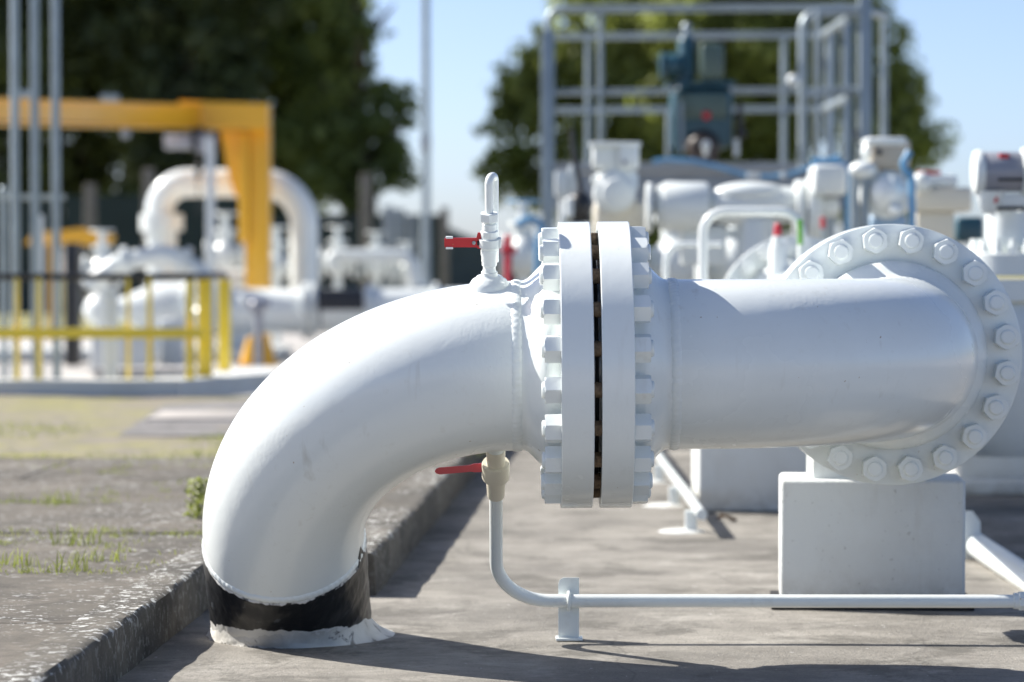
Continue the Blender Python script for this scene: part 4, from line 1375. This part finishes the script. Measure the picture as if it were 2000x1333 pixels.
# second curved pipe nearer
D = 27
sp = thing('curved_pipe', 'white curved pipe sloping behind the yellow railing', 'pipe', base(330, D))
pts_ = fillet([pt(170, 560, D), pt(235, 512, D), pt(330, 496, D), pt(405, 540, D), pt(412, 640, D)], .3, 8)
part('tube', MB().tube(pts_, .085, 28), WHITE_B, sp, 60)
part('collar', MB().lathe([(.135, 0), (.135, .05)], axisM(pt(352, 508, D), pt(405, 540, D) - pt(330, 496, D)), 28), WHITE_B, sp)
part('collar', MB().lathe([(.13, 0), (.13, .05)], axisM(pt(240, 512, D), (1, 0, .2)), 28), WHITE_B, sp)
for (x, y, D, s, lab) in [(660, 515, 33.6, .66, 'white valve right of the big pipe loop, above the black sheet'), (735, 520, 33.8, .6, 'white valve with handwheel farther right above the pipeline'),
                          (795, 530, 33.4, .5, 'small white valve nearest the tall lamp post'), (540, 520, 34, .7, 'white valve inside the right leg of the pipe loop'),
                          (440, 500, 33.6, .75, 'white valve half hidden left of the yellow column'), (200, 530, 28, .6, 'white valve behind the left part of the railing'),
                          (395, 620, 27.5, .5, 'low white valve behind the thick yellow posts')]:
    flanged_valve(x, y, D, s, lab)
mb = MB(); rod(mb, [(648, 520), (648, 500), (800, 500), (812, 560)], .07, 33.2, 18, .12)
solo('branch_pipe', mb, WHITE_B, 'white branch pipe linking the valves above the pipeline', 'pipe', smooth=60)
mb = MB(); rod(mb, [(330, 545), (480, 545), (520, 560), (560, 640)], .10, 32, 20, .2)
solo('branch_pipe', mb, WHITE_B, 'white branch pipe passing the foot of the yellow column', 'pipe', smooth=60)
a = pt(410, 270, 30)
solo('blue_post', MB().b2(a.x - .04, a.x + .04, 30, 30.08, 0, a.z, .01), WHITE_B, 'slim pale blue post under the crane hoist', 'post')
# equipment stand
D = 25
sd = thing('gauge_stand', 'dark grey stand with cross head in front of the far pipeline', 'stand', base(505, D))
part('stem', MB().tube([(pt(505, 500, D).x, D, 0), pt(505, 600, D)], .035, 14), GREYP, sd, 60)
m_ = MB(); m_.ball(pt(502, 600, D), .07); rod(m_, [(478, 590), (528, 594)], .03, D); part('head', m_, GREYP, sd)
part('foot', MB().b2(pt(480, 500, D).x, pt(530, 500, D).x, D - .1, D + .1, 0, .03), GREYP, sd)
for i, x in enumerate((491, 518)):
    a = pt(x, 690, 28)
    t = thing('traffic_cone', ('orange cone left of the dark stand', 'orange cone right of the dark stand')[i], 'cone', (a.x, 28, 0), 'orange cones by the stand')
    part('cone', MB().lathe([(.10, .03), (.05, .22), (.03, .26)], Matrix.Translation((a.x, 28, .0)), 20), ORANGE, t)
    part('foot', MB().box((a.x, 28, .016), (.24, .24, .03), None, .006), ORANGE, t)
# low concrete edges and dark pit behind the elbow
mb = MB().b2(-3.2, 1.0, 24.0, 24.5, 0, .12, .01)
solo('yard_kerb', mb, GROUNDM, kind='structure')
mb = MB().b2(-9, -2.2, 29.5, 31.2, 0, .10, .01)
solo('yard_kerb', mb, BLOCKW, kind='structure')
# stored things under the railing
mb = MB().b2(pt(175, 500, 26).x, pt(290, 500, 26).x, 26, 26.5, 0, .32, .02)
solo('support_block', mb, BLOCKW, 'pale support block seen through the yellow railing', 'block', smooth=50)
mb = MB().b2(pt(310, 500, 26.5).x, pt(352, 500, 26.5).x, 26.5, 26.9, 0, .45, .02)
solo('support_block', mb, BLOCKW, 'narrow pale support block left of the thick yellow posts', 'block', smooth=50)
mb = MB().b2(pt(125, 500, 28).x, pt(150, 500, 28).x, 28, 28.3, 0, 1.1, .02)
solo('cabinet', mb, BLACK, 'dark narrow cabinet behind the left part of the railing', 'cabinet', smooth=50)

# ------------------------------------------------------------------ yellow crane
D = 31.4
q = m_per_px(D)
cr = thing('jib_crane', 'yellow jib crane with hoist over the white pipework', 'crane', base(505, D))
a = pt(526, 206, D)
m_ = MB(); m_.b2(pt(487, 500, D).x, a.x, D, D + .3, 0, a.z, .012)
part('column', m_, ORANGE, cr)
m_ = MB(); m_.b2(pt(467, 500, D).x, pt(486.5, 500, D).x, D - .05, D + .12, pt(470, 475, D).z, pt(470, 258, D).z, .01)
m_.b2(pt(478, 500, D).x, pt(488, 500, D).x, D + .02, D + .1, .3, pt(470, 470, D).z, .01)
part('column_rib', m_, ORANGE, cr)
z_ = lambda y: pt(500, y, D).z
x_ = lambda x: pt(x, 500, D).x
m_ = MB(); m_.prism([(x_(430), z_(256)), (x_(468), z_(256)), (x_(468), z_(392)), (x_(455), z_(375)), (x_(443), z_(330))], -.06, .06, Matrix(((1, 0, 0, 0), (0, 0, -1, D + .1), (0, 1, 0, 0), (0, 0, 0, 1))))
part('gusset', m_, ORANGE, cr)
m_ = MB(); m_.prism([(x_(352), z_(199)), (x_(470), z_(203)), (x_(526.5), z_(205)), (x_(526.5), z_(255)), (x_(372), z_(253))], -.13, .13, Matrix(((1, 0, 0, 0), (0, 0, -1, D - .04), (0, 1, 0, 0), (0, 0, 0, 1))))
part('jib_head', m_, ORANGE, cr)
# I-beam jib running left, slightly toward the viewer
b0, b1 = pt(395, 206, D - .1), pt(-160, 187, D - 5.5)
h0, h1 = 42 * m_per_px(D), 44 * m_per_px(D - 5.5)
def beam(mb, p0, p1, wd, hh0, hh1, dz0=0):
    vs = []
    for p, h in ((p0, hh0), (p1, hh1)):
        for sy in (-wd, wd):
            for zz in (0, -h): vs.append((p.x, p.y + sy, p.z + zz + dz0))
    mb.add(vs, [(0, 1, 3, 2), (4, 6, 7, 5), (0, 4, 5, 1), (2, 3, 7, 6), (0, 2, 6, 4), (1, 5, 7, 3)])
m_ = MB(); beam(m_, b0, b1, .10, .02, .02); beam(m_, b0, b1, .012, h0, h1, -.001); beam(m_, b0, b1, .10, .02, .02, -h0)
part('jib_beam', m_, ORANGE, cr)
for x, y, dd in ((40, 184, 26.5), (215, 192, 28.6)): part('rail_clamp', MB().box(pt(x, y, dd), (.16, .12, .06), None, .01), STEEL, cr)
hz = thing('hoist', 'grey chain hoist hanging from the yellow jib', 'hoist', pt(365, 300, D - .4))
m_ = MB(); D2 = D - .4; cylX(m_, 322, 375, 264, 292, D2, 24); part('motor', m_, GREYP, hz)
m_ = MB(); boxP(m_, 372, 398, 250, 296, D2, .2, .01); part('trolley', m_, BLACK, hz)
m_ = MB(); boxP(m_, 386, 418, 262, 300, D2 - .1, .15, .01); part('gearbox', m_, GREYP, hz)
m_ = MB(); rod(m_, [(386, 300), (388, 420)], .008, D2); m_.ball(pt(388, 335, D2), .06, 12, (.6, .6, 1.3)); part('hook_chain', m_, BLACK, hz)
m_ = MB(); m_.ball(pt(245, 261, 29), .05, 14); solo('beam_stop', m_, STEELD, 'small round stop hanging under the yellow beam', 'stop')
# second amber thing low at the left
D = 36
mb = MB(); mb.prism([(x_(0) * 0 + pt(52, 0, D).x, pt(0, 478, D).z), (pt(70, 0, D).x, pt(0, 456, D).z), (pt(160, 0, D).x, pt(0, 447, D).z), (pt(225, 0, D).x, pt(0, 462, D).z), (pt(215, 0, D).x, pt(0, 480, D).z)], 0, .3, Matrix(((1, 0, 0, 0), (0, 0, -1, D), (0, 1, 0, 0), (0, 0, 0, 1))))
mb.b2(pt(100, 0, D).x, pt(118, 0, D).x, D - .25, D - .05, 0, pt(0, 470, D).z)
solo('amber_hood', mb, ORANGE, 'low amber machine hood at the left behind the poles', 'hood')

# ------------------------------------------------------------------ lamp post, fence, posts
D = 40
a = pt(831, -200, D)
lp = thing('lamp_post', 'tall pale grey lamp post between the two groups of trees', 'lamp post', (a.x, D, 0))
part('shaft', MB().tube([(a.x, D, 0), (a.x, D, 2.4), (a.x, D, a.z + 2)], [.062, .055, .04], 16), STEEL, lp, 60)
part('lamp_head', MB().box((a.x + .2, D, a.z + 2.02), (.6, .25, .09), None, .03), STEEL, lp)
part('equipment_box', MB().box((a.x + .0, D - .09, pt(831, 280, D).z), (.13, .12, .22), None, .02), STEELD, lp)
D = 50
fn = thing('perimeter_fence', 'dark green mesh perimeter fence below the trees', 'fence', (-4.5, D, 0))
z2 = pt(400, 382, D).z
for k in range(6):
    x0 = -10.2 + k * 1.52
    part('mesh_panel', MB().b2(x0 + .02, x0 + 1.50, D, D + .02, .05, z2 - (.0 if k < 4 else .3)), MESHG, fn)
for i, x in enumerate((175, 290, 715)):
    y0 = (360, 330, 340)[i]; dd = 47
    a = pt(x, y0, dd)
    mb = MB().b2(a.x - .085, a.x + .085, dd, dd + .17, 0, a.z, .02)
    solo('concrete_post', mb, CONCP, ('short dark concrete post near the rightmost tall pole', 'grey concrete post left of the white pipe loop', 'grey concrete post right of the white pipe loop')[i], 'post', 'concrete fence posts')
for i, (x, y0, dd, wd) in enumerate([(757, 402, 44, 9), (777, 408, 46, 14), (805, 420, 48, 9), (868, 405, 44, 8)]):
    a = pt(x, y0, dd); hw = wd * m_per_px(dd)
    solo('fence_post', MB().b2(a.x - hw, a.x + hw, dd, dd + .1, 0, a.z, .01), (STEELD if i < 3 else CONCP), ('pale thin post right of the dark fence', 'wide pale post left of the lamp post', 'pale post just left of the lamp post', 'warm grey post right of the lamp post')[i], 'post', 'posts by the lamp post')
mb = MB(); 
vs = [(pt(742, 0, 56).x, 425), (pt(842, 0, 56).x, 430), (pt(930, 0, 56).x, 468), (pt(1100, 0, 56).x, 470)]
poly = [(x, pt(0, y, 56).z) for x, y in vs]
mb.prism([(poly[0][0], 0)] + poly + [(poly[-1][0], 0)], 0, .05, Matrix(((1, 0, 0, 0), (0, 0, -1, 56), (0, 1, 0, 0), (0, 0, 0, 1))))
solo('dark_shed', mb, plain('slate grey cladding', (.06, .085, .095), .7), 'dark slate grey fence screen sloping down beside the lamp post', 'screen')
mb = MB().b2(pt(960, 0, 30).x, pt(1110, 0, 30).x, 30, 30.4, 0, .55, .02)
solo('cabinet', mb, WHITE_B, 'pale low cabinet far behind the vent valve', 'cabinet')

# ------------------------------------------------------------------ trees
def crown_mesh(seed, clumps, leaf, per, mat):
    """leaf quads scattered in many overlapping clumps; clumps are (x,y,z,r) round the trunk foot"""
    r2 = random.Random(seed)
    vs = []; fs = []
    for (cx, cy, cz, cr_) in clumps:
        n = int(per * cr_ * cr_)
        for _ in range(n):
            d = Vector((r2.gauss(0, 1), r2.gauss(0, 1), r2.gauss(0, 1))).normalized()
            rr = cr_ * (.35 + .7 * r2.random() ** .7)
            c_ = Vector((cx, cy, cz)) + d * rr
            nrm = (d + Vector((r2.gauss(0, .6), r2.gauss(0, .6), r2.gauss(0, .6) + .3))).normalized()
            u = nrm.orthogonal().normalized(); u = (u * math.cos(r2.random() * 6) + nrm.cross(u) * math.sin(r2.random() * 6)).normalized(); v_ = nrm.cross(u)
            s = leaf * r2.uniform(.6, 1.3)
            o = len(vs)
            vs += [c_ - u * s, c_ - v_ * s * .55, c_ + u * s, c_ + v_ * s * .55]
            fs.append((o, o + 1, o + 2, o + 3))
    me = bpy.data.meshes.new('crown')
    me.from_pydata(vs, [], fs)
    me.materials.append(mat)
    return me
def tree(name, x, y, h, outline, label, mat, seed, leaf=.13, per=330, trunk=.3):
    """outline: list of (dx, z, r) blobs describing the crown, filled with random clumps"""
    r2 = random.Random(seed)
    t = thing(name, label, 'tree', (x, y, 0), 'trees behind the yard')
    cl = []
    for (dx, z, r) in outline:
        n = max(6, int(15 * r))
        for k in range(n):
            d = Vector((r2.gauss(0, 1), r2.gauss(0, 1), r2.gauss(0, 1))).normalized() * r * r2.uniform(.35, 1.0)
            cl.append((dx + d.x, d.y, max(.6, z + d.z), r * r2.uniform(.26, .46)))
    me = crown_mesh(seed, cl, leaf, per, mat)
    c = link('crown', me); c.parent = t
    m_ = MB().tube([(x, y, 0), (x + .1, y, h * .25), (x - .1, y + .1, h * .5), (x, y, h * .85)], [trunk, trunk * .75, trunk * .5, trunk * .12], 12)
    for k in range(6):
        a = k * 2.4; z0 = h * (.30 + .08 * k)
        m_.tube([(x, y, z0), (x + math.cos(a) * h * .06, y + math.sin(a) * h * .06, z0 + h * .06), (x + math.cos(a) * h * .12, y + math.sin(a) * h * .12, z0 + h * .11)], [trunk * .4, trunk * .25, trunk * .06], 8)
    part('trunk', m_, BARK, t, 60)
    return t
S60 = m_per_px(62)
def blob(px_, py_, r, x0, D=62): 
    p = pt(px_, py_, D); return (p.x - x0, p.z, r * m_per_px(D))
# the broad tree behind the platform
xr = pt(1400, 500, 62).x
tree('broadleaf_tree', xr, 62, 9.5, [blob(*a, xr) for a in [(1150, 70, 120), (1060, 160, 80), (1030, 320, 75), (1120, 280, 120), (1280, 200, 170), (1300, 0, 190), (1450, 120, 190), (1480, 300, 160), (1500, -60, 220),
     (1600, 60, 150), (1640, 230, 150), (1700, 150, 100), (1740, 300, 100), (1780, 270, 75), (1690, 20, 60), (1340, 350, 120), (1020, 200, 62), (1000, 355, 62), (1000, 150, 48), (985, 240, 52), (1030, 250, 95), (1090, 150, 90), (1000, 310, 70), (1060, 90, 55), (1090, 380, 90), (1250, 380, 120), (1775, 200, 75), (1808, 285, 58), (1735, 80, 62), (1700, 380, 110)]],
     'broad green tree behind the steel platform', LEAF_R, 3, .13, 300, .4)
# left belt of dark trees
belt = [(-40, 'dark tree at the far left picture edge', [(-60, 100, 230), (-60, 300, 170), (-80, -120, 250)]),
        (170, 'dark tree behind the left half of the yellow beam', [(160, 60, 200), (150, 260, 170), (180, -120, 230), (230, 360, 100), (100, 400, 90)]),
        (370, 'dark tree behind the yellow crane head', [(360, 50, 190), (360, 250, 165), (380, -140, 210), (300, 340, 120), (420, 400, 100)]),
        (560, 'dark tree right of the yellow crane column', [(540, 40, 170), (560, 220, 170), (560, -130, 180), (560, 350, 130), (500, 400, 90)]),
        (700, 'lighter edged tree with its crown against the sky left of the lamp post', [(640, 20, 95), (680, 120, 85), (720, 230, 85), (700, 330, 95), (775, 290, 55), (640, 300, 120), (640, -90, 120), (785, 350, 42), (715, 60, 50), (765, 190, 48), (795, 240, 30)])]
for i, (px_, lab, bl) in enumerate(belt):
    D_ = 64 if i % 2 else 60
    x0 = pt(px_, 500, D_).x
    tree('dark_tree', x0, D_, 9.0, [blob(*a, x0, D_) for a in bl], lab, (LEAF_L if i < 3 else LEAF_M), 20 + i, .14, 300, .35)
